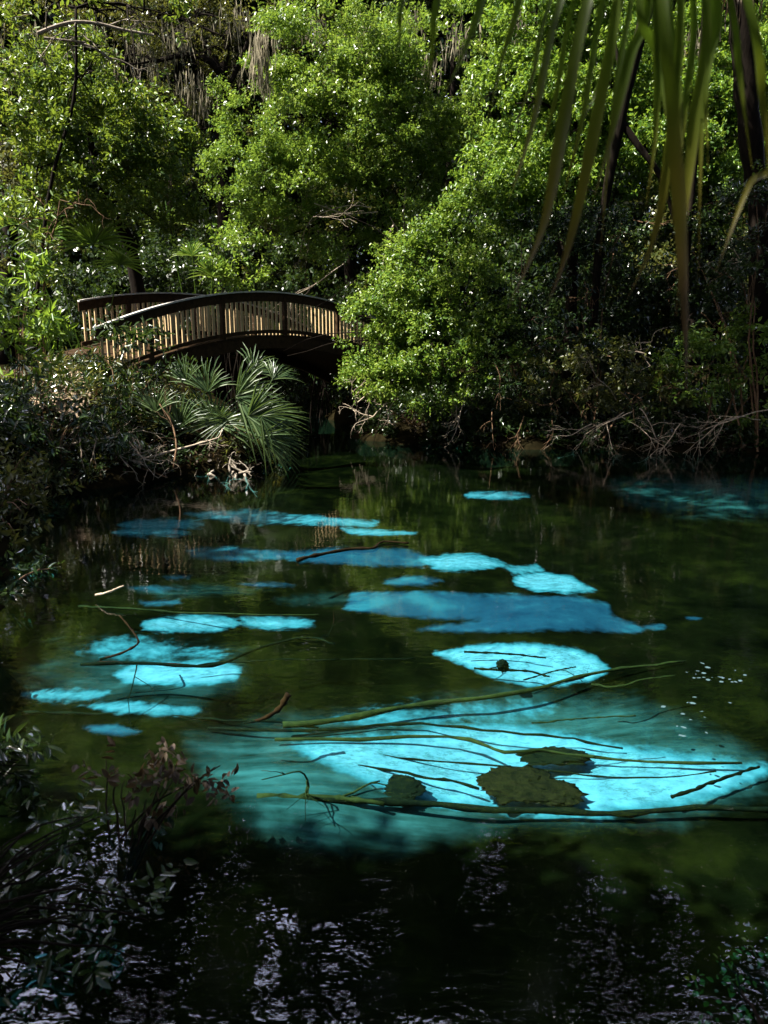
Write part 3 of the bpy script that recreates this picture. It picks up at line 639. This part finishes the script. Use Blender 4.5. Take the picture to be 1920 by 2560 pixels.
# ------------------------------------------------------------------ hanging fan palm leaf close to the camera
fm = NT('palm_blade'); g = fm.n('ShaderNodeNewGeometry'); mpz = fm.n('ShaderNodeMapping'); mpz.inputs['Scale'].default_value = (60,60,4); fm.l(g.outputs['Position'], mpz.inputs[0])
sp = fm.n('ShaderNodeSeparateXYZ'); fm.l(g.outputs['Position'], sp.inputs[0])
nzf = fm.noise(1.0, 3, mpz.outputs[0]); big = fm.noise(5, 2, g.outputs['Position'])
drv = fm.math('ADD', fm.math('MULTIPLY', fm.math('SUBTRACT', 3.05, sp.outputs[2]), 1.1), fm.math('MULTIPLY', fm.math('ADD', fm.math('MULTIPLY', big, .35), fm.math('MULTIPLY', g.outputs['Random Per Island'], .4)), 1.0), True)
cf = fm.ramp(drv, [(.15,(.026,.080,.005)),(.5,(.062,.092,.006)),(.74,(.105,.088,.007)),(.92,(.075,.04,.012)),(1,(.04,.02,.009))])
cf = fm.mix(fm.math('MULTIPLY', nzf, .35), cf, (.03,.05,.005))
b1 = fm.n('ShaderNodeBsdfPrincipled'); fm.l(cf, b1.inputs['Base Color']); b1.inputs['Roughness'].default_value = .4
t1 = fm.n('ShaderNodeBsdfTranslucent'); fm.l(cf, t1.inputs['Color']); m1 = fm.n('ShaderNodeMixShader'); m1.inputs[0].default_value = .55
fm.l(b1.outputs[0], m1.inputs[1]); fm.l(t1.outputs[0], m1.inputs[2]); fm.l(m1.outputs[0], fm.out.inputs[0])
hub = D(1640,-620,1.35)
root = thing('fan_palm_leaf', hub, 'large fan palm leaf hanging in from the top right, close in front', 'palm leaf')
mb = MB(); mb.tube(spline([hub, hub+[.15,-.3,.25], hub+[.4,-.9,.35]], 10), .012, 8); mb.build('stalk', M['leaf_green'], root)
BL = [([(1410,-20),(1335,300),(1270,510)],38,1.35),([(1475,-20),(1405,330),(1360,560),(1270,770)],60,1.30),([(1548,-20),(1490,300),(1425,600),(1362,780)],56,1.32),
      ([(1622,-20),(1572,150),(1530,330),(1478,520)],46,1.42),([(1655,-20),(1682,300),(1700,560),(1712,800),(1716,960)],62,1.25),([(1700,-20),(1668,400),(1632,600),(1568,750)],46,1.38),
      ([(1762,-20),(1735,300),(1712,520),(1690,790)],50,1.36),([(1860,-20),(1905,250),(1925,480)],46,1.25),([(1208,-20),(1160,130),(1104,250)],36,1.40),([(1095,-20),(1078,150),(1060,230)],30,1.42),
      ([(1960,300),(1870,470),(1790,680)],34,1.30),([(1600,-20),(1645,140),(1670,330)],40,1.40),([(1730,-20),(1715,250),(1680,560)],34,1.44),([(1790,-20),(1765,200),(1770,420)],34,1.42)]
BL += [([(1440,-20),(1385,260),(1330,420)],26,1.45),([(1510,-20),(1455,300),(1400,520)],28,1.46),([(1580,-20),(1535,260),(1500,640)],26,1.44),([(1640,-20),(1640,300),(1615,520)],34,1.40),
      ([(1670,-20),(1700,300),(1690,700)],34,1.42),([(1820,-20),(1850,200),(1880,420)],30,1.40),([(1780,-20),(1755,300),(1745,720)],28,1.5),([(1560,-20),(1500,200),(1440,340)],24,1.5)]
rg = rng_(91)
hub2 = D(1330,-900,1.45)
root2 = thing('fan_palm_leaf', hub2, 'second fan palm leaf, only its thin tips hanging in at the top middle', 'palm leaf')
mb = MB(); mb.tube(spline([hub2, hub2+[.15,-.3,.25], hub2+[.4,-.9,.35]], 10), .012, 8); mb.build('stalk', M['leaf_green'], root2)
BL += [([(1300,-20),(1255,150),(1215,330)],30,1.42),([(1015,-20),(1000,90),(985,160)],24,1.42),([(1385,-20),(1330,200),(1270,360)],24,1.46)]
for pl, wd, Y in BL:
    rt = root2 if pl[0][0] < 1310 else root
    h_ = (hub2 if rt is root2 else hub) + rg.normal(0, .01, 3); a_ = D(*pl[0], Y); d_ = a_ - D(*pl[1], Y)
    p3 = [h_] if pl[0][0] < 1950 else [hub + np.array([.25, 0, .1])]
    if rt is root2: p3.append(a_*.55 + h_*.45)
    p3 += [D(x, y, Y + .04*sin(k)) for k, (x, y) in enumerate(pl)]
    q = spline(p3, 44); n = len(q); t = np.linspace(0, 1, n)
    wv = .52*wd*mpp(Y)*np.clip(.55+.9*t, 0, 1)*np.clip((1-t)*2.3, .07, 1)
    mb = MB(); mb.ribbon(q, wv, (-.25+rg.normal(0, .25), -1, .3), .18); mb.build('leaflet', fm.m, rt, True)

# ------------------------------------------------------------------ left bank plants
PG = 'fan palms on the left bank'
def fan(root, rg, hubp, facing, R, a0, a1, nb, mat, stalk_from, bw=.045, name='frond', droop=.25):
    fdir = unit(np.asarray(facing, float)); right = unit(np.cross([0, 0, 1.0], fdir)); upv = np.cross(fdir, right)
    mb = MB()
    if stalk_from is not None: mb.tube(spline([stalk_from, (np.asarray(stalk_from)+hubp)/2 + [0, 0, .08], hubp], 8), .012, 5)
    for a in np.linspace(a0, a1, nb):
        d = right*cos(a) + upv*sin(a); L = R*rg.uniform(.8, 1.08)*(1-.12*abs(sin(a*2)))
        t = np.linspace(0, 1, 6)[:, None]
        q = hubp + d*L*t + fdir*(.18*R*np.sin(t*pi*.6) + rg.normal(0, .02)) + np.array([0, 0, -1])*droop*L*t**2.3 + rg.normal(0, .012, (6, 3))*t
        mb.ribbon(q, bw*np.array([.4, .9, 1, .8, .5, .06])*R, fdir+rg.normal(0, .2, 3), .3)
    return mb.build(name, mat, root)
rg = rng_(95)
b = Pz(590,1150,.1); root = thing('palmetto', b, 'big fan palm with spiky fronds bending over the dark water below the bridge', 'palm', PG)
for px_, py_, R, fc, a0, a1, nb in ((620,1040,1.25,(.2,-1,.1),-1.1,1.3,24),(650,1090,1.1,(.45,-.9,0),-.9,.7,18),(540,1060,1.1,(0,-1,.2),-.4,3.3,26),(450,1070,1.1,(-.2,-1,.2),.5,2.8,20),(390,1030,.9,(-.2,-1,.3),.5,2.7,18),(680,950,.75,(.3,-.7,.6),0,1.9,16),(590,990,1.25,(.15,-1,.15),-1.25,1.35,22),(630,930,.85,(.3,-.8,.5),-.3,2.0,16),(520,980,1.0,(-.2,-1,.3),.4,2.7,18),(650,1040,1.05,(.4,-.9,-.1),-1.5,.6,16),(570,1050,.8,(0,-1,.1),2.2,4.2,14),(470,960,.8,(-.3,-1,.2),.9,2.6,14)):
    h = D(px_, py_, 16.0 - .1*(px_ % 7)); fan(root, rg, h, fc, R, a0, a1, nb, M['palm'], b)
b = D(215,760,21.5); b[2] = gz(b[0], b[1]); root = thing('palmetto', b, 'deep green fan palm standing in shade left of the leaning trunk', 'palm', PG)
for px_, py_, R, fc in ((235,610,1.3,(.1,-1,.3)),(120,590,1.2,(-.2,-1,.3)),(300,660,.9,(.3,-1,.2)),(40,560,1.2,(-.3,-1,.2))):
    fan(root, rg, D(px_, py_, 21.2), fc, R, -.3, 3.4, 24, M['leaf_green'], b, .06)
b = D(770,760,29.5); b[2] = gz(b[0], b[1])-.1
b = D(500,760,27); b[2] = gz(b[0], b[1]); root = thing('palmetto', b, 'small fan palm in dim light just behind the bridge handrail', 'palm', PG)
for px_, py_, R, fc in ((420,560,1.0,(.1,-1,.3)),(530,690,.9,(.2,-1,.4)),(480,640,.9,(-.1,-1,.4))):
    fan(root, rg, D(px_, py_, 27), fc, R, 0, 3.1, 18, M['leaf_bright'], b, .06)

LG = 'leafy shrubs on the left bank'
for i, (lab, base, lobes, mat, dn, L, W) in enumerate((
    ('long leaved shrub with silvery glints at the left edge beside the bridge end', (60,1010,15), [(60,760,15,90,90,.8),(120,790,15.2,80,50,.7),(40,900,14.6,90,90,.7)], 'leaf_green', .8, .24, .06),
    ('dark broad leaved shrub below the left end of the bridge', (330,1060,16.4), [(330,890,16.6,100,60,.8),(275,1010,16.2,75,50,.7),(400,960,17.0,80,60,.6),(300,1040,16,100,55,.7)], 'leaf_dark', .6, .18, .055),
    ('mixed shrub with scattered bright leaves overhanging dead sticks at the left', (130,1150,13.6), [(100,1010,13.6,110,80,.8),(200,1080,13.9,110,70,.7),(40,1110,13,90,80,.7)], 'leaf_gloss', .8, .17, .055),
    ('low olive shrub on the left shore beside the farthest blue patch', (0,1270,10.6), [(10,1190,10.8,80,60,.5),(90,1215,11.3,70,40,.5),(-10,1290,10.2,60,50,.45),(40,1330,9.6,60,40,.4)], 'leaf_olive', .8, .12, .05),
    ('drab low shrub on the left shore level with the sunlit sand patches', (-30,1500,7.6), [(-10,1390,8.4,60,80,.4),(50,1440,8.4,60,40,.35),(-20,1520,7.4,70,50,.35)], 'leaf_gloss', .8, .10, .04))):
    rg = rng_(110+i); b = D(*base); b[2] = gz(b[0], b[1])-.05
    root = thing('bank_shrub', b, lab, 'shrub', LG)
    ctr = crown('foliage', root, rg, lobes, M[mat], dens=dn, hexa=True, L=L, W=W, per=10, seed=i*1.9+.5, slen=.4 if L > .15 else .28, gap=-.5)
    mb = MB()
    for cc in ctr:
        for k in range(4): limb(mb, rg, b + rg.normal(0, .15, 3)*[1, 1, 0], cc + rg.normal(0, .25, 3), .016, .005, .1, 8, 5)
    mb.build('stem', M['twig_brown'], root)
rg = rng_(130)
b = D(95,770,17.5); root = thing('sapling', [b[0], b[1], gz(b[0], b[1])], 'thin bare brown sapling standing at the far left above the shrubs', 'sapling')
mb = MB(); q = spline([[b[0], b[1], gz(b[0], b[1])-.1], D(110,700,17.5), D(118,620,17.4), D(140,560,17.3), D(150,500,17.2)], 14); mb.tube(q, np.linspace(.035, .012, len(q)), 6)
for k in range(7): fork(mb, rg, q[rg.integers(5, len(q))], rg.normal(0, 1, 3)+[0, 0, .4], .7, .012, 2)
mb.build('stem', M['twig_brown'], root)
crown('foliage', root, rg, [(140,600,17.3,90,90,.5,.3),(120,700,17.3,70,60,.4,.3)], M['leaf_yellow'], dens=.8, hexa=True, L=.15, W=.05)

# undergrowth behind the bridge, the wood beyond, plants covering the banks
UG = 'undergrowth below the far trees'
for i, (x, y, Y, rx, rz, lab) in enumerate((
    (60,700,24,130,90,'dark undergrowth shrub beneath the leaning trunk at the left edge'), (250,740,26,120,80,'dark undergrowth shrub behind the far handrail'),
    (450,700,31,130,100,'dim undergrowth shrub in the middle of the bridge gap'), (640,720,30,130,90,'dim undergrowth shrub behind the highest part of the bridge'),
    (800,720,29,110,90,'dim undergrowth shrub behind the right half of the bridge'), (570,640,28.5,70,70,'fresh green undergrowth shrub behind the bridge crown, a spot of sun put into its leaf colour'),
    (920,880,29,120,110,'black shaded undergrowth shrub at the back of the channel'), (760,880,32,140,100,'black shaded undergrowth shrub seen under the bridge'),
    (1280,900,24,170,150,'deeply shaded undergrowth shrub behind the bright overhanging bush'), (1520,880,24,170,150,'deeply shaded undergrowth shrub behind the sunlit dead branches'),
    (1760,860,24.5,170,150,'deeply shaded undergrowth shrub behind the far right bank edge'), (1900,700,25,130,150,'deeply shaded undergrowth shrub behind the palm trunk'),
    (1560,680,25,190,130,'deeply shaded undergrowth shrub below the two sunlit trees'), (1320,660,25,130,130,'deeply shaded undergrowth shrub left of the forked trunk'))):
    rg = rng_(200+i); c = D(x, y, Y); b = np.array([c[0], c[1], gz(c[0], c[1])-.1])
    root = thing('undergrowth_shrub', b, lab, 'shrub', UG)
    ctr = crown('foliage', root, rg, [(x,y,Y,rx,rz,1.3), (x+rx*.3,y+rz*.7,Y-.4,rx*.8,rz*.6,1.1)], M['leaf_bright' if i == 5 else 'leaf_dark'], dens=.6, L=.16, W=.075, slen=.5, gap=-.6, seed=i*.77)  # sunlit leaf colour for one shrub, shaded leaf colour for the rest
    mb = MB()
    for cc in ctr:
        for k in range(3): limb(mb, rg, b+rg.normal(0, .2, 3)*[1,1,0], cc+rg.normal(0, .5, 3), .03, .01, .06, 8, 5)
    mb.build('stem', M['bark'], root)
rg = rng_(230); N = 30000
X = rg.uniform(-30, 30, N); Yv = rg.uniform(41, 47, N); Zv = .5 + 25*rg.random(N)**1.15
P = np.stack([X, Yv, Zv], 1); P = P[(wob(P*.5, 4.0) > -.62) | (Zv < 19)]
v, q = cloud(rg, P, unit(rg.normal(0, 1, P.shape)+[0, -.5, 0]), 14, .44, .25, 1.2)
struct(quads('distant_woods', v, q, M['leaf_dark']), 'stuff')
def cover(name, seed, n, xr, yr, L, W, mat, hgt, dmin=.0, dmax=4.0):
    rg = rng_(seed); x = rg.uniform(*xr, n); y = rg.uniform(*yr, n); s = -sdf(x, y, SHORE); k = (s > dmin) & (s < dmax) & (wob(np.stack([x, y, x*0], 1)*.9, seed) > -.45)
    x, y = x[k], y[k]; z = bank_z(x, y); c = np.stack([x, y, z + rg.random(len(x))**2*hgt], 1)
    v, q = cloud(rg, c, unit(rg.normal(0, .6, c.shape)+[0, 0, .8]), 7, L, W, .22, True, 1.0)
    struct(quads(name, v, q, M[mat]), 'stuff')
cover('ground_cover', 241, 9000, (-9,-2), (3.2,19), .10, .042, 'leaf_gloss', .30)
cover('ground_cover', 242, 5000, (-9,-2), (3.2,19), .13, .03, 'leaf_olive', .40)
cover('ground_cover', 243, 14000, (-1.5,14), (17,25), .14, .06, 'leaf_dark', .45)
cover('leaf_litter', 244, 9000, (-9,14), (4,24), .11, .05, 'leaf_dead', .03)

# dirt path at the bridge end: lies 4 mm above the bank
xs = np.linspace(-8.6, -6.0, 26); ys = np.linspace(15.2, 19.2, 40)
pth, _ = grid('path', xs, ys, lambda x, y: bank_z(x, y) + .02 - .25*np.clip(np.abs((x+7.2) - .25*np.sin(y*1.7) + .05*(y-17))*1.6-1, 0, 1), M['path_dirt']); struct(pth)

# ------------------------------------------------------------------ dead wood at the banks
DG = 'dead sticks along the water edge'
def stick(name, label, cat, pts, r0, r1, mat, group=None, twigs=0, seed=0, tl=.5, n=16, name_part=None):
    rg = rng_(seed); p = spline(pts, n); wv_ = rg.normal(0, .0065, p.shape)*np.linalg.norm(p[-1]-p[0]); wv_ = (wv_+np.roll(wv_,1,0)+np.roll(wv_,-1,0))/2; wv_[:, 2] *= .3; p = p + wv_
    mb = MB(); k0 = np.arange(len(p)); mb.tube(p, np.linspace(r0, r1, len(p))*(1+.22*np.sin(k0*1.9+seed)+.15*np.sin(k0*3.7+seed*2)), 7)
    for k in range(twigs):
        i = rg.integers(2, len(p)); fork(mb, rg, p[i], unit(p[i]-p[i-1]) + rg.normal(0, .6, 3), tl, r1*.7, 2, .6)
    o = mb.build(name, M[mat], None, True); return tag(o, label, cat, group)
stick('fallen_branch', 'long pale fallen branch lying over the left bank shrubs toward the palm', 'branch', [D(95,1128,14.2),D(190,1108,14.4),D(270,1095,14.6),D(335,1088,14.8)], .035, .02, 'twig_pale', DG, 5, 1)
stick('fallen_branch', 'brown stick rising across the foot of the big fan palm', 'branch', [D(335,1155,14.6),D(430,1128,14.9),D(545,1096,15.3)], .03, .018, 'twig_pale', DG, 3, 2)
stick('fallen_branch', 'thin brown stick slanting down into the water under the fan palm', 'branch', [D(330,1162,14.6),D(380,1180,14.5),D(418,1194,14.4)], .018, .012, 'twig_brown', DG, 0, 3)
stick('fallen_branch', 'short stick leaning against the fan palm base beside the driftwood', 'branch', [D(435,1170,14.7),D(440,1110,14.9),D(430,1060,15.1),D(400,1010,15.2)], .022, .01, 'twig_brown', DG, 3, 4)
def bramble(label, spots, seed, mat, cat='branch', group=None, r=.014, name='dead_branches', dep=3, droop=-.03):
    rg = rng_(seed); mb = MB()
    for q, d, L in spots: fork(mb, rg, D(*q), d, L, r, dep, .6, droop)
    o = mb.build(name, M[mat]); return tag(o, label, cat, group)
bramble('drooping tangle of dry grey twigs on the left bank above the water', [((200,1095,14),(.3,-.4,-.8),.7),((240,1090,14.1),(.1,-.4,-1),.7),((290,1090,14.2),(.3,-.4,-.9),.7),((330,1085,14.2),(.2,-.4,-.9),.7),((320,1100,14.2),(.7,-.3,-.4),.7)], 5, 'twig_pale', name='twig_tangle', cat='twigs')
bramble('sunlit pale dead branches dipping to the water below the thin brownish shrub', [((1560,1030,18.7),(-1,-.3,-.15),1.1),((1580,1030,18.6),(-.9,-.4,-.45),1.0),((1550,1040,18.7),(.9,-.3,-.2),.9),((1480,1060,18.7),(-.7,-.3,-.2),.8),((1600,1020,18.7),(.6,-.4,-.5),.9),((1540,1000,18.8),(-.4,-.3,.5),.8)], 6, 'twig_pale', name='twig_tangle', cat='twigs', r=.017, dep=4)
bramble('pale dead branch with crooked tips reaching in from the right edge at the water', [((1920,1025,18.4),(-1,-.2,-.05),1.6),((1900,1050,18.4),(-1,-.3,.0),1.2),((1700,1060,18.5),(-.6,-.4,-.6),.9)], 7, 'twig_pale', name='twig_tangle', cat='twigs', r=.016, dep=4)
bramble('bare pale twigs in the shade left of the long palm leaflet tip', [((1530,870,19.6),(1,-.3,.12),.9),((1560,865,19.6),(.7,-.3,.3),.7)], 8, 'twig_pale', name='twig_tangle', cat='twigs', r=.02, dep=2)
bramble('bare pale branch at the right edge in deep shade', [((1920,620,20),(-1,-.2,-.1),1.0),((1930,650,20),(-1,-.2,.0),1.1)], 9, 'twig_pale', name='twig_tangle', cat='twigs', r=.02, dep=2)
bramble('dark twigs hanging from the bank edge below the bright bush', [((1230,1030,19.4),(.1,-.3,-1),.6),((1310,1040,19.3),(-.3,-.3,-.9),.6),((1380,1050,19.3),(.2,-.3,-.9),.6),((1660,1060,18.8),(-.2,-.3,-.9),.8)], 10, 'twig_brown', name='twig_tangle', cat='twigs', r=.014)
rg = rng_(140); mb = MB()
for k in range(16):
    c = Pz(rg.uniform(520,615), rg.uniform(1170,1185), .05); fork(mb, rg, c, rg.normal(0, 1, 3)*[1, .6, .8]+[0, 0, .3], .30, .03, 2, .8)
tag(mb.build('driftwood', M['bark_pale'], None, True), 'knotted pale grey driftwood at the water under the fan palm', 'driftwood')

# ------------------------------------------------------------------ branches in the pool
WG = 'long branches lying under the water'
def sunk(label, pl, w0, w1, mat='sunk_wood', z=-.22, seed=0, twigs=0, group=WG, name='sunken_branch', z1=None):
    z = z-.11 if z < -.1 else z
    zs = np.linspace(z, z if z1 is None else z1, len(pl)); pts = [Pz(x, y, zz) for (x, y), zz in zip(pl, zs)]
    k = np.linalg.norm(pts[0]-np.array([0, 0, CAM_Z]))/F_PX
    k2 = np.linalg.norm(pts[-1]-np.array([0, 0, CAM_Z]))/F_PX
    return stick(name, label, 'branch', pts, w0*k/2, w1*k2/2, mat, group, twigs, seed, .35, 22)
sunk('long mossy branch sweeping from the pool middle up to the right of the bright oval', [(700,1815),(900,1790),(1080,1765),(1250,1735),(1400,1705),(1520,1675),(1600,1662),(1720,1655)], 16, 5, 'sunk_wood', -.20, 21)
sunk('thin curved stick right of the bright oval sand patch', [(1480,1710),(1530,1718),(1600,1702),(1690,1688)], 6, 4, 'sunk_wood', -.05, 22)
sunk('wavy mossy branch along the top of the big turquoise patch', [(690,1845),(900,1850),(1120,1842),(1220,1862),(1270,1884),(1350,1876),(1480,1895),(1620,1905),(1840,1902)], 9, 6, 'sunk_wood', -.24, 23)
sunk('straight dark branch running above the big turquoise patch', [(520,1818),(760,1826),(1000,1808),(1200,1822),(1400,1840),(1560,1868)], 8, 5, 'sunk_dark', -.25, 24)
sunk('dark heavy log along the lower edge of the turquoise patch', [(740,2000),(900,2003),(1100,2012),(1300,2026),(1480,2036),(1620,2036),(1800,2030),(1940,2022)], 17, 11, 'sunk_dark', -.26, 25, name='sunken_log')
sunk('slender branch crossing the turquoise patch to the mossy rock', [(760,1895),(900,1915),(1040,1938),(1200,1970)], 6, 7, 'sunk_dark', -.28, 26)
sunk('thin twig line across the middle of the turquoise patch', [(930,1892),(1080,1900),(1280,1915),(1450,1935),(1600,1948),(1780,1928)], 5, 4, 'sunk_dark', -.30, 27)
sunk('dark stick angling up at the right end of the turquoise patch', [(1680,1992),(1760,1965),(1830,1938),(1900,1918)], 9, 6, 'sunk_dark', -.2, 28)
sunk('thin pale stick right of centre above the turquoise patch', [(1330,1808),(1450,1797),(1590,1790)], 4, 3, 'sunk_wood', -.02, 29)
sunk('long dark bent branch across the lower left bright patch', [(200,1662),(340,1660),(480,1667),(560,1655),(640,1622),(740,1598),(800,1597),(838,1608)], 9, 5, 'sunk_dark', -.02, 30, 2)
sunk('straight dark stick from the left bright patch toward the pool middle', [(480,1668),(620,1652),(800,1648),(1040,1646)], 5, 3, 'sunk_dark', -.12, 31)
sunk('crooked twig poking from the water left of the bright patches', [(250,1648),(310,1630),(345,1605),(325,1570),(300,1540)], 6, 4, 'sunk_dark', -.02, 32, z1=.25)
sunk('black branch with a raised kink floating by the far blue patches', [(745,1400),(800,1385),(870,1372),(930,1370),(960,1355),(1020,1358)], 10, 5, 'sunk_dark', .02, 33)
sunk('dark stick lying on the upper part of the bright oval', [(1160,1630),(1260,1634),(1365,1644)], 6, 4, 'sunk_dark', -.2, 34)
sunk('crooked stick lying on the middle of the bright oval', [(1185,1672),(1260,1675),(1330,1680),(1375,1692)], 6, 5, 'sunk_dark', -.2, 35, 1)
sunk('thin forked twig on the right part of the bright oval', [(1310,1700),(1370,1682),(1440,1667)], 4, 3, 'sunk_dark', -.2, 36, 1)
sunk('dark thin line of root along the left water below the blue patches', [(190,1515),(300,1520),(500,1532),(790,1538)], 6, 4, 'sunk_wood', -.15, 37)
sunk('mossy limb with loose strands left of the mossy rock', [(640,1995),(760,1992),(850,1997),(960,2010)], 18, 10, 'sunk_wood', -.24, 38, 4)
sunk('dark root trailing beneath the left pale patches', [(60,1780),(300,1790),(560,1800),(800,1815)], 7, 5, 'sunk_dark', -.25, 39)
sunk('pale bare stick poking out at the left shore', [(240,1487),(265,1482),(310,1464)], 6, 4, 'twig_pale', .05, 40, name='fallen_branch', group=DG, z1=.16)
stick('curled_leaf_stem', 'dark curled leaf standing out of the water left of the pool middle', 'dead leaf', [Pz(610,1808,-.05), Pz(660,1795,.02), D(700,1770,Pz(660,1795,0)[1]+.05), D(722,1735,Pz(660,1795,0)[1]+.08)], .008, .025, 'sunk_dark', None, 0, 41)

def rock(label, px_, py_, rx, rz, ry, mat, seed, cat='rock', name='mossy_rock', z=-.37):
    rg = rng_(seed); c = Pz(px_, py_, z); k = np.linalg.norm(c)/F_PX
    n, m = 48, 22; V = []; F = []
    for j in range(m+1):
        th = pi*j/m
        for i in range(n):
            u = np.array([sin(th)*cos(2*pi*i/n), sin(th)*sin(2*pi*i/n), cos(th)])
            r_ = 1 + .28*wob(u*1.9, seed) + .14*wob(u*5, seed+2) + .10*wob(u*11, seed+5) + .07*rg.normal()
            V.append(c + u*np.array([rx*k, ry, rz])*r_)
    for j in range(m):
        for i in range(n): F.append((j*n+i, j*n+(i+1) % n, (j+1)*n+(i+1) % n, (j+1)*n+i))
    mb = MB(); mb.add(V, F); return tag(mb.build(name, M[mat], None, True), label, cat)
rock('brown algae covered rock in the right half of the turquoise patch', 1290, 1962, 95, .012, .20, 'algae_rock', 3)
rock('smaller algae covered rock touching the brown rock on its right', 1385, 1980, 70, .012, .14, 'algae_rock', 5)
rock('flat dark algae mound at the top edge of the turquoise patch', 1385, 1890, 85, .012, .12, 'sunk_dark', 8, 'algae', 'algae_shadow_mound')
rock('flat dark shape in place of a shadow left of the brown rock under a slender branch', 1010, 1968, 48, .008, .14, 'sunk_dark', 12, 'algae', 'algae_shadow_mound')  # dark flat shape where a shadow lies on the sand
rock('small dark lump resting on the stick in the bright oval', 1257, 1664, 15, .05, .05, 'sunk_dark', 15, 'stone', 'dark_stone', -.15)

rg = rng_(145); c = D(1565,1058,18.45); mb = MB()
for k in range(34):
    a = rg.uniform(0, 2*pi); e = rg.uniform(.1, 1.4); d = np.array([cos(a)*cos(e), sin(a)*cos(e), sin(e)]); L = rg.uniform(.18, .36)
    t = np.linspace(0, 1, 5)[:, None]; mb.ribbon(c + d*L*t + np.array([0, 0, -.12])*t**2, [.022, .02, .016, .01, .002], (0, -.6, .8))
tag(mb.build('air_plant', M['leaf_yellow'], None), 'small yellowish spiky tuft growing on the sunlit dead branches at the far water edge', 'plant')

# floating bits
rg = rng_(150); FG = 'pale leaves floating at the right'
me0 = None
lm = leaf_mat('floating_leaf', [(0,(.025,.05,.06)),(1,(.07,.12,.13))], rough=.3, trans=0)  # bluish sky reflection put into the leaf colour
def floater(px_, py_, s, a):
    global me0
    if me0 is None:
        mb = MB(); mb.add([(0,-.5,0),(.28,-.15,.02),(.2,.3,.03),(0,.55,.03),(-.2,.3,.03),(-.28,-.15,.02),(0,0,.01)], [(0,1,6),(1,2,6),(2,3,6),(3,4,6),(4,5,6),(5,0,6)])
        o = mb.build('floating_leaf', lm); me0 = o.data
    else:
        o = bpy.data.objects.new('floating_leaf', me0); COL.objects.link(o)
    c = Pz(px_, py_, .006); o.location = tuple(c); o.scale = (s*rng_(px_*7 % 997 // 1 and int(px_*7) or 1).uniform(.5, 1.6), s, s); o.rotation_euler = (0, 0, a)
    tag(o, 'small pale leaf floating on dark water right of the turquoise patch', 'leaf', FG)
for k in range(46):
    if k < 22: px_, py_ = rg.normal(1800, 55), rg.normal(1690, 16)
    elif k < 36: px_, py_ = rg.uniform(1640, 1910), rg.uniform(1740, 1850)
    else: px_, py_ = rg.normal(1850, 40), rg.normal(2400, 50)
    if px_ > 1915: px_ = 1890
    floater(px_, py_, rg.uniform(.012, .045) if k < 36 else rg.uniform(.012, .03), rg.uniform(0, 6))

# ------------------------------------------------------------------ foreground plants, bottom left
rg = rng_(160)
FGp = 'dark plants in the near left corner'
def fore(label, base, lobes, mat, L, W, dens, seed, name='foreground_plant', stems=5, gap=-.5):
    rg = rng_(seed); b = np.array(base, float); root = thing(name, b, label, 'plant', FGp)
    ctr = crown('foliage', root, rg, lobes, M[mat], dens=dens, hexa=True, L=L, W=W, per=8, slen=.16, seed=seed, gap=gap, up=1.1)
    mb = MB()
    for cc in ctr:
        for k in range(stems): limb(mb, rg, b + rg.normal(0, .05, 3), cc + rg.normal(0, .08, 3), .008, .003, .12, 9, 5)
    mb.build('stem', M['bark'], root)
fore('dark glossy leaved plant filling the lower left corner', (-1.75,2.5,.2), [(60,2130,3.0,110,110,.18),(170,2090,3.0,110,70,.15,.8),(90,2280,2.8,130,110,.2),(210,2200,2.9,90,90,.15,.8),(60,2450,2.7,130,120,.2),(200,2400,2.7,110,120,.18,.7),(330,2330,2.8,80,120,.15,.35)], 'leaf_gloss', .066, .027, .024, 161)
fore('small sprig with silvery leaves at the left edge above the dark plant', (-2.25,3.6,.25), [(30,1870,3.9,50,35,.12),(60,1900,3.9,45,30,.1),(15,1930,3.8,45,40,.1)], 'leaf_gloss', .10, .035, .03, 162, stems=2)
fore('withered brown sprig rising from the water right of the dark plant', (-1.35,3.35,-.15), [(300,1930,3.7,60,50,.1),(430,1930,3.7,60,40,.1,.6),(500,1950,3.7,30,50,.08,.7),(330,2020,3.6,70,60,.1)], 'leaf_dead', .06, .028, .014, 163, name='withered_plant', stems=3)
fore('low weed with small pale leaves at the bottom right corner', (1.45,2.3,-.05), [(1850,2430,2.75,50,50,.08,.3),(1770,2510,2.6,60,30,.08,.3)], 'leaf_green', .030, .016, .010, 164, stems=2)
